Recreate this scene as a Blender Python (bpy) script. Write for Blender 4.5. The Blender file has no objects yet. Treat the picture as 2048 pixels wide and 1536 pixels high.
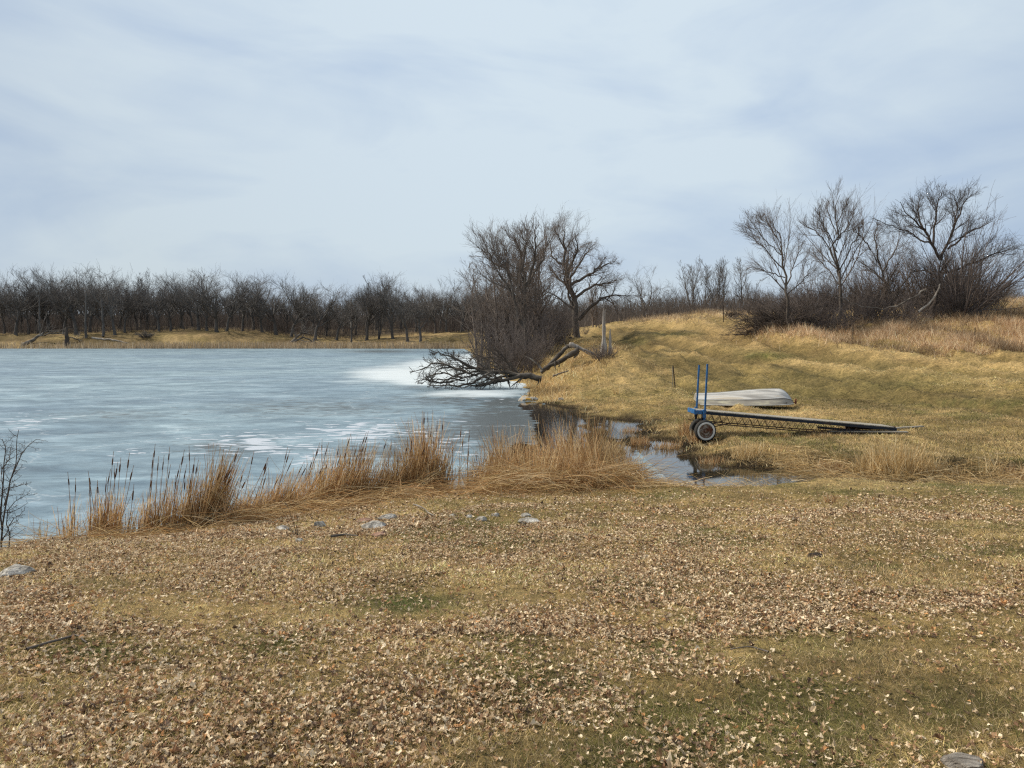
import bpy, bmesh, math, random
import numpy as np

sc = bpy.context.scene
R = math.radians
rng = np.random.default_rng(7)
random.seed(7)

# ------------------------------------------------------------------ camera
F = 1540.0                                   # focal length in pixels of a 2048 wide picture
TH = math.atan((768 - 666) / F)              # pitch down
CAMH = 3.0
cam = bpy.data.cameras.new('camera'); cam.sensor_width = 36; cam.lens = 36 * F / 2048
cam.clip_start = 0.1; cam.clip_end = 3000
co = bpy.data.objects.new('camera', cam); sc.collection.objects.link(co)
co.location = (0, 0, CAMH); co.rotation_euler = (R(90) - TH, 0, 0)
sc.camera = co

# ------------------------------------------------------------------ world, sun, exposure
SUN_EL, SUN_AZ = 42.0, -76.0                   # azimuth measured from the view direction (+y), negative to the left
w = bpy.data.worlds.new('World'); sc.world = w; w.use_nodes = True
nt = w.node_tree; nt.nodes.clear()
def N(nt, typ, **kw):
    n = nt.nodes.new(typ)
    for k, v in kw.items(): setattr(n, k, v)
    return n
wo = N(nt, 'ShaderNodeOutputWorld'); bg = N(nt, 'ShaderNodeBackground')
sky = N(nt, 'ShaderNodeTexSky', sky_type='NISHITA', sun_disc=False)
sky.sun_elevation = R(SUN_EL); sky.sun_rotation = R(SUN_AZ)
sky.air_density = 1.0; sky.dust_density = 1.5
tc = N(nt, 'ShaderNodeTexCoord'); mp = N(nt, 'ShaderNodeMapping')
mp.inputs['Scale'].default_value = (1.0, 1.0, 3.0); mp.inputs['Rotation'].default_value = (0, R(38), R(10))
n1 = N(nt, 'ShaderNodeTexNoise'); n1.inputs['Scale'].default_value = 1.3; n1.inputs['Detail'].default_value = 6; n1.inputs['Roughness'].default_value = .5; n1.inputs['Distortion'].default_value = .5
n2 = N(nt, 'ShaderNodeTexNoise'); n2.inputs['Scale'].default_value = 3.6; n2.inputs['Detail'].default_value = 7; n2.inputs['Distortion'].default_value = .8
nt.links.new(tc.outputs['Generated'], mp.inputs['Vector'])
nt.links.new(mp.outputs[0], n1.inputs['Vector']); nt.links.new(mp.outputs[0], n2.inputs['Vector'])
ad = N(nt, 'ShaderNodeMath', operation='MULTIPLY_ADD'); ad.inputs[1].default_value = .52
nt.links.new(n2.outputs[0], ad.inputs[0]); nt.links.new(n1.outputs[0], ad.inputs[2])
cr = N(nt, 'ShaderNodeValToRGB')
cr.color_ramp.elements[0].position = .63; cr.color_ramp.elements[1].position = .88
cr.color_ramp.elements[0].color = (4.25, 5.35, 6.95, 1); cr.color_ramp.elements[1].color = (6.15, 7.1, 7.8, 1)
nt.links.new(ad.outputs[0], cr.inputs[0])
# the veil is a little brighter high up ahead of the camera and paler low down
sunv = (math.sin(R(SUN_AZ)) * math.cos(R(SUN_EL)), math.cos(R(SUN_AZ)) * math.cos(R(SUN_EL)), math.sin(R(SUN_EL)))
dt = N(nt, 'ShaderNodeVectorMath', operation='DOT_PRODUCT'); dt.inputs[1].default_value = (.12, .80, .59)
nm = N(nt, 'ShaderNodeVectorMath', operation='NORMALIZE'); nt.links.new(tc.outputs['Generated'], nm.inputs[0]); nt.links.new(nm.outputs[0], dt.inputs[0])
mr = N(nt, 'ShaderNodeMapRange'); mr.inputs[1].default_value = .72; mr.inputs[2].default_value = 1.0; mr.inputs[3].default_value = .96; mr.inputs[4].default_value = 1.18
nt.links.new(dt.outputs['Value'], mr.inputs[0])
vm = N(nt, 'ShaderNodeVectorMath', operation='SCALE'); nt.links.new(cr.outputs[0], vm.inputs[0]); nt.links.new(mr.outputs[0], vm.inputs['Scale'])
mx = N(nt, 'ShaderNodeMix', data_type='RGBA'); mx.inputs[0].default_value = .88
# broad warm-white glow added overhead, out of view, to neutralise the blue ambient light
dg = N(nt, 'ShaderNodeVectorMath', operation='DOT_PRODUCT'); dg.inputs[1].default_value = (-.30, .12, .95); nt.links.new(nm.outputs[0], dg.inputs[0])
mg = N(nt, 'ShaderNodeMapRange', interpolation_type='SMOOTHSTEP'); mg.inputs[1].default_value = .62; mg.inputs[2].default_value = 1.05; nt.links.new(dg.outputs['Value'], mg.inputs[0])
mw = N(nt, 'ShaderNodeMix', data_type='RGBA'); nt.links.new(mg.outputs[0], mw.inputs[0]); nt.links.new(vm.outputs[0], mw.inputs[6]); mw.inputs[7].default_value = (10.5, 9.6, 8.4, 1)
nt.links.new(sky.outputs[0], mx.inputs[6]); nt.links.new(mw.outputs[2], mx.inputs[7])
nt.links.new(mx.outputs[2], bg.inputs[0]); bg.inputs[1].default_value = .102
nt.links.new(bg.outputs[0], wo.inputs[0])

sl = bpy.data.lights.new('sun', 'SUN'); sl.energy = 5.0; sl.angle = R(2.0); sl.color = (1.0, .915, .77)
so = bpy.data.objects.new('sun', sl); sc.collection.objects.link(so)
so.rotation_euler = (R(SUN_EL - 90), 0, R(-SUN_AZ)) ; so.location = (0, 0, 60)
sc.view_settings.view_transform = 'Standard'; sc.view_settings.look = 'None'
sc.view_settings.exposure = 0.0; sc.view_settings.gamma = 1; sc.view_settings.use_curve_mapping = False
sc.cycles.max_bounces = 5; sc.cycles.diffuse_bounces = 3; sc.cycles.glossy_bounces = 2
sc.cycles.transparent_max_bounces = 4; sc.cycles.transmission_bounces = 2
sc.cycles.use_denoising = False
sc.cycles.filter_width = 1.25

# ------------------------------------------------------------------ pixels <-> world
cT, sT = math.cos(TH), math.sin(TH)
def ray(px, py):
    px = np.asarray(px, float); py = np.asarray(py, float)
    u = (px - 1024) / F; v = (768 - py) / F
    return u, cT + v * sT, v * cT - sT
def at(px, py, D):
    dx, dy, dz = ray(px, py)
    k = D / dy
    return np.stack([dx * k, dy * k, CAMH + dz * k], -1)
def P0(px, py, z=0.0):
    dx, dy, dz = ray(px, py)
    k = (z - CAMH) / dz
    return np.stack([dx * k, dy * k], -1)
def proj(x, y, z):
    d = y * cT - (z - CAMH) * sT
    v = (y * sT + (z - CAMH) * cT)
    d = np.maximum(d, .05)
    return 1024 + F * x / d, 768 - F * v / d

# ------------------------------------------------------------------ noise
def _h(ix, iy, s):
    h = (ix.astype(np.int64) * 374761393 + iy.astype(np.int64) * 668265263 + s * 1442695041) & 0x7fffffff
    h = ((h ^ (h >> 13)) * 1274126177) & 0x7fffffff
    return ((h ^ (h >> 16)) & 0xffff) / 65535.0
def vn(x, y, s=0):
    x = np.asarray(x, float); y = np.asarray(y, float)
    ix = np.floor(x); iy = np.floor(y); fx = x - ix; fy = y - iy
    fx = fx * fx * (3 - 2 * fx); fy = fy * fy * (3 - 2 * fy)
    a = _h(ix, iy, s); b = _h(ix + 1, iy, s); c = _h(ix, iy + 1, s); d = _h(ix + 1, iy + 1, s)
    return (a * (1 - fx) + b * fx) * (1 - fy) + (c * (1 - fx) + d * fx) * fy
def fbm(x, y, s=0, o=4, g=.5):
    t = 0; a = 1; n = 0
    for i in range(o):
        t = t + a * vn(x * 2 ** i + 17.3 * i, y * 2 ** i - 9.1 * i, s + i); n += a; a *= g
    return t / n
def ss(a, b, x):
    t = np.clip((x - a) / (b - a), 0, 1); return t * t * (3 - 2 * t)

# ------------------------------------------------------------------ terrain
LAKE = np.array([(-300, 151), (-160, 150), (-100, 149), (-50, 149.5), (-20, 149), (-9, 146)] +
                [tuple(P0(*p)) for p in [(940, 705), (948, 716), (975, 736), (1012, 756), (1048, 769), (1058, 784), (1042, 800), (1085, 808),
                 (1130, 818), (1152, 830), (1168, 850), (1178, 890), (1200, 925), (1225, 958), (1160, 973), (1060, 985), (960, 984),
                 (890, 992), (780, 1004), (660, 1022), (560, 1036), (455, 1055), (380, 1078), (200, 1082), (80, 1092), (0, 1112), (-150, 1160)]] +
                [(-14, 6.5), (-60, -8), (-300, -20)])
POOL = np.array([tuple(P0(*p)) for p in [(1212, 841), (1264, 842), (1272, 858), (1252, 880), (1262, 905), (1225, 910)]])
STREAM = np.array([tuple(P0(*p)) for p in [(1240, 914), (1290, 905), (1300, 884), (1330, 888), (1345, 905), (1335, 915), (1400, 928), (1440, 940), (1560, 943), (1640, 953),
                   (1700, 952), (1850, 957), (2100, 960), (2500, 960), (3200, 955), (3200, 980), (2500, 984), (2048, 984), (1850, 979), (1700, 976),
                   (1560, 971), (1500, 976), (1400, 979), (1300, 972), (1250, 958)]])
def sdist(x, y, poly):
    x = np.asarray(x, float); y = np.asarray(y, float)
    d = np.full(x.shape, 1e18); ins = np.zeros(x.shape, bool)
    n = len(poly)
    for i in range(n):
        ax, ay = poly[i]; bx, by = poly[(i + 1) % n]
        ex, ey = bx - ax, by - ay
        t = np.clip(((x - ax) * ex + (y - ay) * ey) / (ex * ex + ey * ey + 1e-9), 0, 1)
        d = np.minimum(d, (x - ax - t * ex) ** 2 + (y - ay - t * ey) ** 2)
        c = ((ay > y) != (by > y)) & (x < (bx - ax) * (y - ay) / (by - ay + 1e-12) + ax)
        ins ^= c
    d = np.sqrt(d)
    return np.where(ins, -d, d)
def shore(x, y):
    """positive on land"""
    sl_ = sdist(x, y, LAKE) + (fbm(x * 1.3, y * 1.3, 31, 3) - .5) * np.clip(y * .03, .35, 1.5)
    nz = (fbm(x * 1.9, y * 1.3, 41, 3) - .56) * 1.5
    sp = sdist(x, y, POOL) + nz * .8
    s3 = sdist(x, y, STREAM) + nz * .8 - .28 * (x < 9)
    return np.minimum(sl_, np.minimum(sp, s3))

CP = [(0, 0, 1.4), (-6, 0, 1.3), (6, 0, 1.45), (0, -4, 1.55), (-4, 5, .98), (0, 5, 1.0), (4, 5, 1.02), (-5.5, 9, .42), (0, 9, .60), (6, 9, .68),
      (12, 9, .7), (-1, 12.5, .28), (4, 13, .3), (10, 13.5, .33), (-8, 8, .3), (-12, 3, .6), (14, 3, 1.3), (-5, 10.5, .2), (4, 18, .15), (9, 17.6, .25),
      (14, 18, .35), (25, 18, .5), (25, 8, .9), (20, 110, 4.6), (40, 110, 5.4), (0, 110, 2.6), (60, 90, 6), (25, 150, 4), (0, 162, 3.5), (70, 160, 5),
      (-140, 172, 3.4), (-60, 172, 3.7), (-35, 172, 2.0), (-25, 185, 3.7), (-130, 235, 6.5), (-30, 235, 6.5), (30, 235, 6.5), (0, 600, 16), (-400, 600, 16),
      (400, 600, 16), (-300, 250, 6.5), (-300, 165, 3), (-100, 20, .5), (-60, 60, .5), (90, 60, 6.5), (60, 30, 2.0), (-100, 160, 2.2), (-40, 156, .9)]
for p in [(1400, 872, 20.4), (1790, 868, 20.8), (2048, 860, 21.5), (1300, 840, 25.5), (1250, 800, 31), (1150, 790, 34.5), (1588, 812, 30), (2048, 790, 28),
          (1300, 760, 38), (1210, 713, 45), (1120, 742, 45), (1400, 740, 42), (1550, 740, 42), (1700, 730, 42), (2048, 720, 42), (1300, 690, 57),
          (1400, 682, 60), (1550, 680, 56), (1750, 672, 54), (2048, 650, 54), (1240, 662, 75), (1330, 642, 85), (1400, 627, 92), (1480, 631, 90), (1560, 645, 75),
          (1700, 637, 68), (1880, 624, 66), (2048, 607, 66), (1155, 674, 70), (1100, 700, 60), (1050, 727, 56)]:
    q = at(*p); CP.append(tuple(q))
CP = np.array(CP, float)
def uv(x, y):
    yy = np.maximum(y, -6) + 9
    return 2.4 * x / yy, np.log(yy) * 1.3
_cu, _cv = uv(CP[:, 0], CP[:, 1])
def tps(r2): return .5 * r2 * np.log(r2 + 1e-12)
_K = tps((_cu[:, None] - _cu[None]) ** 2 + (_cv[:, None] - _cv[None]) ** 2) + np.eye(len(CP)) * 1e-3
_P = np.stack([np.ones(len(CP)), _cu, _cv], 1)
_A = np.block([[_K, _P], [_P.T, np.zeros((3, 3))]])
_W = np.linalg.solve(_A, np.concatenate([CP[:, 2], np.zeros(3)]))
RUTS = []
for pts, dep, wid in [([(1236, 655), (1262, 672), (1305, 690), (1390, 706), (1460, 728), (1560, 742), (1680, 756), (1800, 782), (2060, 823), (2300, 850)], .42, 1.0),
                      ([(1240, 652), (1280, 662), (1330, 682), (1400, 697), (1500, 715), (1620, 732), (1760, 752), (1900, 770), (2100, 790)], .36, .9),
                      ([(1226, 664), (1250, 690), (1290, 706), (1360, 724), (1430, 745), (1530, 772), (1650, 790), (1800, 806)], .30, 1.0), ([(1748, 688), (1790, 689), (1835, 697), (1875, 712)], .42, .45), ([(1560, 690), (1640, 705), (1720, 722), (1830, 735), (1960, 742), (2080, 746)], .30, .8)]:
    RUTS.append((pts, dep, wid))
def base_h(x, y):
    u, v = uv(x, y)
    out = _W[-3] + _W[-2] * u + _W[-1] * v
    for i in range(len(CP)):
        out = out + _W[i] * tps((u - _cu[i]) ** 2 + (v - _cv[i]) ** 2)
    return out
def hit(px, py, fn, z0=0.0):
    """where the line of sight meets a height function"""
    px = np.atleast_1d(np.asarray(px, float)); py = np.atleast_1d(np.asarray(py, float))
    dx, dy, dz = ray(px, py)
    k = np.full(px.shape, 1.5); done = np.zeros(px.shape, bool)
    for i in range(420):
        x, y, z = dx * k, dy * k, CAMH + dz * k
        below = z <= fn(x, y)
        done |= below
        k = np.where(done, k, k * 1.012)
        if done.all() or k.min() > 300: break
    lo = k / 1.012; hi = k.copy()
    for i in range(12):
        m = (lo + hi) / 2
        b = (CAMH + dz * m) <= fn(dx * m, dy * m)
        hi = np.where(b, m, hi); lo = np.where(b, lo, m)
    return np.stack([dx * hi, dy * hi, CAMH + dz * hi], -1)
RUTW = []
def rut(x, y):
    d = np.full(np.shape(x), 0.0)
    for P, dep, wid in RUTW:
        m = np.full(np.shape(x), 1e9)
        for i in range(len(P) - 1):
            ax, ay = P[i]; ex, ey = P[i + 1] - P[i]
            t = np.clip(((x - ax) * ex + (y - ay) * ey) / (ex * ex + ey * ey + 1e-9), 0, 1)
            m = np.minimum(m, np.hypot(x - ax - t * ex, y - ay - t * ey))
        m = m + (fbm(x * .6, y * .6, 77, 2) - .5) * .5
        d = np.maximum(d, dep * np.exp(-(m / wid) ** 2)) - .30 * dep * np.exp(-((m - 2.3 * wid) / wid) ** 2)
    return d
def along(x, y):
    """signed distance from the main track, for stripes that run beside it"""
    if not RUTW: return 0 * x, 0 * x
    P = RUTW[0][0]; m = np.full(np.shape(x), 1e9); sg = np.zeros(np.shape(x)); al = np.zeros(np.shape(x)); acc = 0
    for i in range(len(P) - 1):
        ax, ay = P[i]; ex, ey = P[i + 1] - P[i]; L = math.hypot(ex, ey)
        t = np.clip(((x - ax) * ex + (y - ay) * ey) / (L * L + 1e-9), 0, 1)
        d = np.hypot(x - ax - t * ex, y - ay - t * ey); b = d < m
        sg = np.where(b, np.sign(ex * (y - ay) - ey * (x - ax)) * d, sg); al = np.where(b, acc + t * L, al); m = np.where(b, d, m); acc += L
    return sg, al
def stripe(x, y):
    sg, al = along(x, y)
    return (fbm(sg * .85 + 40, al * .07, 58, 4, .62) - .5) * 2.6 * ss(22, 30, y) * ss(3, 8, x) * (1 - ss(80, 95, y))
def terr(x, y):
    u = x + .15 * y
    return (np.sin(u * 1.1 + 3.5 * fbm(x * .16, y * .05, 55, 3)) * .5 + 2.4 * (fbm(u * .75, y * .09, 56, 3) - .5)) * ss(22, 32, y) * ss(3, 9, x) * (1 - ss(75, 95, y))
def H(x, y):
    x = np.asarray(x, float); y = np.asarray(y, float)
    s = shore(x, y)
    h = base_h(x, y)
    far = ss(15, 40, y)
    h = h + (fbm(x * .45, y * .45, 3, 3) - .5) * (.10 + .60 * far) + (fbm(x * 1.6, y * 1.6, 8, 3) - .5) * (.08 + .30 * far)
    # low terraces and humps that run down the open slope
    tr = terr(x, y) * .36 + stripe(x, y) * .16
    h = h + tr - rut(x, y)
    wl = np.clip(y * .07, .7, 9.0)
    k = ss(0, 1, s / wl)
    land = .015 + (np.maximum(h, .07) - .015) * k
    land = land + .10 * ss(.05, .35, s) * (1 - ss(.6, 2.2, s)) * (fbm(x * 3.1, y * 3.1, 61, 3) - .15) * ss(14, 17, y) * (.35 + .65 * (x > 9))
    wet = -.04 - .5 * ss(0, 1.6, -s)
    t = ss(-.10, .04, s)
    return wet * (1 - t) + land * t
_new = []
for pts, dep, wid in RUTS:
    a = np.array(pts, float)
    _new.append((hit(a[:, 0], a[:, 1], H)[:, :2], dep, wid))
RUTW.extend(_new)
def Hs(x, y): return float(H(np.array([x]), np.array([y]))[0])
def G(px, py):
    return hit(px, py, H)[0]

def g2(px, py, cx, cy, rx, ry, p=1.0):
    return np.exp(-(((px - cx) / rx) ** 2 + ((py - cy) / ry) ** 2) ** p)

# ------------------------------------------------------------------ colour of the turf (fixed to the ground)
STRAW = np.array((.53, .39, .195)); OLIVE = np.array((.31, .235, .102)); GREEN = np.array((.075, .105, .028)); BROWN = np.array((.19, .125, .065)); PALE = np.array((.50, .39, .23)); MUD = np.array((.045, .032, .020))
def masks(x, y, z):
    px, py = proj(x, y, z)
    f1 = fbm(x * .35, y * .35, 11, 4); f2 = fbm(x * 1.4, y * 1.4, 12, 3)
    gr = np.zeros(x.shape)
    for c in [(810, 1205, 100, 24, 1.0), (1330, 1300, 90, 22, .8), (200, 1305, 130, 26, .9), (550, 1288, 90, 26, .7), (960, 1045, 80, 18, .9), (830, 1062, 60, 14, .8),
              (1980, 1056, 110, 12, .7), (1530, 712, 60, 8, .8), (1950, 806, 160, 9, .8), (1790, 770, 90, 8, .6), (1270, 682, 30, 12, .6), (1340, 668, 60, 5, .5), (1600, 1290, 120, 30, .3),
              (1500, 790, 160, 9, .5), (1900, 1420, 200, 70, .35), (1700, 985, 120, 8, .5), (1540, 968, 60, 8, .6)]:
        gr = np.maximum(gr, c[4] * g2(px, py, *c[:4]))
    gr = gr * ss(.25, .6, f2 * .6 + f1 * .5)
    gr = np.maximum(gr, .45 * ss(.60, .72, fbm(x * .8, y * .8, 91, 3)) * ss(50, 20, y))
    st = ss(.35, .65, f1 * .55 + f2 * .45) * .75
    st = np.maximum(st, g2(px, py, 1280, 760, 110, 40)); st = np.maximum(st, .8 * g2(px, py, 1110, 785, 60, 25))
    st = np.maximum(st, .9 * g2(px, py, 1950, 680, 130, 40)); st = np.maximum(st, .9 * ss(640, 628, py) * (y > 40))
    st = np.maximum(st, .85 * g2(px, py, 1500, 900, 160, 30)); st = np.maximum(st, .8 * g2(px, py, 960, 1130, 300, 25)); st = np.maximum(st, .6 * g2(px, py, 1950, 1050, 200, 20))
    br = np.zeros(x.shape)
    br = np.maximum(br, .8 * g2(px, py, 1700, 655, 230, 22)); br = np.maximum(br, .55 * g2(px, py, 1450, 672, 150, 22)); br = np.maximum(br, .6 * (y > 155) * ss(.35, .6, f1))
    br = np.maximum(br, .5 * ss(.55, .7, fbm(x * .5 + 9, y * .5, 97, 3)))
    te = terr(x, y) * .6 + 1.3 * stripe(x, y); rt_ = rut(x, y) / .42; st = np.clip(st + 3.0 * np.clip(-rt_, 0, 1), 0, 1); rt_ = np.clip(rt_, 0, 1)
    st = np.clip(st + .6 * te, 0, 1); br = np.clip(np.maximum(br + .5 * np.clip(-te, 0, 1), .75 * rt_), 0, 1); st = st * (1 - .7 * np.clip(rt_, 0, 1)); gr = np.maximum(gr, .30 * rt_ * ss(.4, .65, f1))
    return gr, st, br
def turf(x, y, z, s=None):
    gr, st, br = masks(x, y, z)
    c = OLIVE[None] * (1 - st[:, None]) + STRAW[None] * st[:, None]
    c = c * (1 - br[:, None] * .7) + BROWN[None] * br[:, None] * .7
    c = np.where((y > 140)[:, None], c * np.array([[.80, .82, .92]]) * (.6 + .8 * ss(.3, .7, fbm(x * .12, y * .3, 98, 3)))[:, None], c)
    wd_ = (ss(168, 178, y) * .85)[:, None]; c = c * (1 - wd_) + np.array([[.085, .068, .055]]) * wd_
    c = c * (1 - gr[:, None]) + GREEN[None] * 1.25 * gr[:, None]
    px_, py_ = proj(x, y, z); hb = (ss(24, 34, y) * (y < 140) * .55 * g2(px_, py_, 1650, 770, 420, 40, 2))[:, None]; c = c * (1 - hb) + np.array([[.23, .195, .080]]) * hb
    rk_ = np.clip(rut(x, y) / .42, 0, 1)[:, None] * .6; c = c * (1 - rk_) + np.array([[.10, .085, .045]]) * rk_
    if s is not None:
        m = (1 - ss(.15, 1.35, s + (fbm(x * 2.2, y * 2.2, 66, 3) - .5) * 1.5)) * ss(13.8, 15.0, y + .0 * x) * (y < 33) * (x > 1.0)
        c = c * (1 - m[:, None]) + MUD[None] * m[:, None]
    return c

# ------------------------------------------------------------------ mesh helpers
def mesh_np(name, V, faces, mat, parent=None, col=None, smooth=False):
    """faces: list of integer arrays (n,3) / (n,4)"""
    me = bpy.data.meshes.new(name)
    V = np.asarray(V, np.float32).reshape(-1, 3)
    me.vertices.add(len(V)); me.vertices.foreach_set('co', V.ravel())
    faces = [np.asarray(f, np.int32) for f in faces if len(f)]
    nl = sum(f.size for f in faces); npo = sum(len(f) for f in faces)
    me.loops.add(nl); me.polygons.add(npo)
    me.loops.foreach_set('vertex_index', np.concatenate([f.ravel() for f in faces]))
    st = []; o = 0
    for f in faces:
        st.append(o + np.arange(len(f), dtype=np.int32) * f.shape[1]); o += f.size
    me.polygons.foreach_set('loop_start', np.concatenate(st))
    me.polygons.foreach_set('use_smooth', np.full(npo, bool(smooth)))
    if col is not None:
        a = me.color_attributes.new('Col', 'FLOAT_COLOR', 'POINT')
        c = np.ones((len(V), 4), np.float32); c[:, :3] = np.clip(col, 0, 1)
        a.data.foreach_set('color', c.ravel())
    me.update(calc_edges=True)
    if isinstance(mat, (list, tuple)):
        for m in mat: me.materials.append(m)
    else: me.materials.append(mat)
    o = bpy.data.objects.new(name, me); sc.collection.objects.link(o)
    if parent: o.parent = parent
    return o
def tag(o, label=None, cat=None, group=None, kind=None):
    if label: o['label'] = label
    if cat: o['category'] = cat
    if group: o['group'] = group
    if kind: o['kind'] = kind
    return o
def empty(name, loc, label, cat, group=None, rz=0):
    o = bpy.data.objects.new(name, None); sc.collection.objects.link(o)
    o.location = tuple(float(v) for v in loc); o.rotation_euler = (0, 0, rz); o.empty_display_size = .2
    return tag(o, label, cat, group)
def copy_tree(o, parent=None):
    c = o.copy(); sc.collection.objects.link(c); c.parent = parent
    for ch in [k for k in bpy.data.objects if k.parent == o]: copy_tree(ch, c)
    return c
def nrm(v): return v / (np.linalg.norm(v, axis=-1, keepdims=True) + 1e-12)

class Tubes:
    """tapered tubes round polylines, all joined into one mesh"""
    def __init__(s): s.V = []; s.Fq = []; s.n = 0; s.C = []
    def add(s, P, r, S=3, col=None, cap=False):
        P = np.asarray(P, float); r = np.asarray(r, float)
        if P.ndim == 2: P = P[None]; r = r[None]
        B, K, _ = P.shape
        T = np.empty_like(P); T[:, 1:-1] = P[:, 2:] - P[:, :-2]; T[:, 0] = P[:, 1] - P[:, 0]; T[:, -1] = P[:, -1] - P[:, -2]
        T = nrm(T)
        ax = nrm(P[:, -1] - P[:, 0])
        ref = np.where(np.abs(ax[:, 2:3]) > .8, np.array([[1., 0, 0]]), np.array([[0, 0, 1.]]))[:, None]
        U = nrm(np.cross(T, np.broadcast_to(ref, T.shape))); Wv = np.cross(T, U)
        a = np.arange(S) * 2 * math.pi / S
        ring = P[:, :, None] + r[:, :, None, None] * (U[:, :, None] * np.cos(a)[None, None, :, None] + Wv[:, :, None] * np.sin(a)[None, None, :, None])
        s.V.append(ring.reshape(-1, 3))
        b = s.n + (np.arange(B) * K * S)[:, None, None]; k = (np.arange(K - 1) * S)[None, :, None]; j = np.arange(S)[None, None]
        j2 = (j + 1) % S
        q = np.stack([b + k + j, b + k + S + j, b + k + S + j2, b + k + j2], -1).reshape(-1, 4)
        s.Fq.append(q)
        if cap and S == 4:
            e = (K - 1) * S
            s.Fq.append(np.stack([s.n + np.arange(B) * K * S + i for i in (0, 1, 2, 3)], -1)); s.Fq.append(np.stack([s.n + np.arange(B) * K * S + e + i for i in (3, 2, 1, 0)], -1))
        elif cap:
            # close the end with a cone tip
            pass
        s.n += B * K * S
        if col is not None:
            c = np.broadcast_to(np.asarray(col, float).reshape(-1, 1, 1, 3) if np.ndim(col) > 1 else np.asarray(col, float)[None, None, None], (B, K, S, 3)); s.C.append(c.reshape(-1, 3))
    def build(s, name, mat, parent=None, smooth=True):
        return mesh_np(name, np.concatenate(s.V), [np.concatenate(s.Fq)], mat, parent, np.concatenate(s.C) if s.C else None, smooth)

def ribbons(P, wid, face, col=None):
    """flat strips: P (B,K,3), wid (B,K), face (B,3) sideways vector -> V, quads, colours"""
    B, K, _ = P.shape
    S = face[:, None] * wid[:, :, None] * .5
    V = np.stack([P - S, P + S], 2).reshape(-1, 3)
    b = (np.arange(B) * K * 2)[:, None]; k = (np.arange(K - 1) * 2)[None]
    q = np.stack([b + k, b + k + 1, b + k + 3, b + k + 2], -1).reshape(-1, 4)
    C = None if col is None else np.repeat(col, K * 2, 0)
    return V, q, C
def join(parts):
    V = []; Q = []; C = []; n = 0
    for v, q, c in parts:
        V.append(v); Q.append(q + n); C.append(c); n += len(v)
    return np.concatenate(V), [np.concatenate(Q)], np.concatenate(C)

def walk(S, D, L, K, gnarl, up, r, upv=None):
    """polylines from S along D of length L with wander"""
    B = len(S); P = np.empty((B, K, 3)); P[:, 0] = S; d = nrm(D); st = (L / (K - 1))[:, None]
    upv = np.array([[0, 0, 1.]]) if upv is None else upv
    for j in range(1, K):
        d = nrm(d + gnarl * r.normal(size=(B, 3)) + up * upv)
        P[:, j] = P[:, j - 1] + d * st
    return P
def kids(P, rad, n, t0, t1, ang, ratio, K, gnarl, up, r, fall=.5, rk=.55, tip=.006, rmin=.006, Lref=None, flat=0, upv=None, thin=False):
    B, KK, _ = P.shape
    L = np.linalg.norm(np.diff(P, axis=1), axis=2).sum(1) if Lref is None else Lref
    t = (t0 + (t1 - t0) * (np.arange(n)[None] + r.random((B, n))) / n).reshape(-1)
    idx = np.repeat(np.arange(B), n)
    if thin:
        mk = r.random(len(t)) < np.clip(L[idx] / (L.mean() * 1.15), .04, 1); t = t[mk]; idx = idx[mk]
    f = np.clip(t, 0, .9999) * (KK - 1); i = f.astype(int); fr = (f - i)[:, None]
    S = P[idx, i] * (1 - fr) + P[idx, i + 1] * fr
    T = nrm(P[idx, i + 1] - P[idx, i])
    rr = rad[idx, i] * (1 - fr[:, 0]) + rad[idx, i + 1] * fr[:, 0]
    q = nrm(np.cross(T, nrm(r.normal(size=T.shape))))
    a = np.radians(ang * (.65 + .7 * r.random(len(t))))[:, None]
    D = T * np.cos(a) + q * np.sin(a)
    D[:, 2] *= (1 - flat)
    Lc = L[idx] * ratio * (1 - fall * t) * (.6 + .7 * r.random(len(t)))
    C = walk(S, D, Lc, K, gnarl, up, r, upv)
    r0 = np.clip(rr * rk, rmin, None)
    rc = r0[:, None] * (1 - np.linspace(0, 1, K)[None] * .75); rc = np.maximum(rc, tip)
    return C, rc

# ------------------------------------------------------------------ materials
MATS = {}
def newmat(name):
    m = bpy.data.materials.new(name); m.use_nodes = True; t = m.node_tree; t.nodes.clear()
    out = N(t, 'ShaderNodeOutputMaterial'); return m, t, out
def principled(t, out, rough=.8, spec=.3, metal=0):
    p = N(t, 'ShaderNodeBsdfPrincipled'); p.inputs['Roughness'].default_value = rough; p.inputs['Specular IOR Level'].default_value = spec; p.inputs['Metallic'].default_value = metal
    t.links.new(p.outputs[0], out.inputs[0]); return p
def objnoise(t, scale, detail=4, rough=.6, dist=0, coord='Object', stretch=None):
    c = N(t, 'ShaderNodeTexCoord'); n = N(t, 'ShaderNodeTexNoise'); n.inputs['Scale'].default_value = scale; n.inputs['Detail'].default_value = detail; n.inputs['Roughness'].default_value = rough; n.inputs['Distortion'].default_value = dist
    if stretch:
        mpn = N(t, 'ShaderNodeMapping'); mpn.inputs['Scale'].default_value = stretch; t.links.new(c.outputs[coord], mpn.inputs[0]); t.links.new(mpn.outputs[0], n.inputs['Vector'])
    else: t.links.new(c.outputs[coord], n.inputs['Vector'])
    return n
def ramp(t, src, stops):
    c = N(t, 'ShaderNodeValToRGB'); e = c.color_ramp.elements
    while len(e) < len(stops): e.new(.5)
    for i, (p, col) in enumerate(stops): e[i].position = p; e[i].color = (*col, 1)
    t.links.new(src, c.inputs[0]); return c
def bump(t, src, strength, dist, p):
    b = N(t, 'ShaderNodeBump'); b.inputs['Strength'].default_value = strength; b.inputs['Distance'].default_value = dist
    t.links.new(src, b.inputs['Height']); t.links.new(b.outputs[0], p.inputs['Normal']); return b
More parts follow.
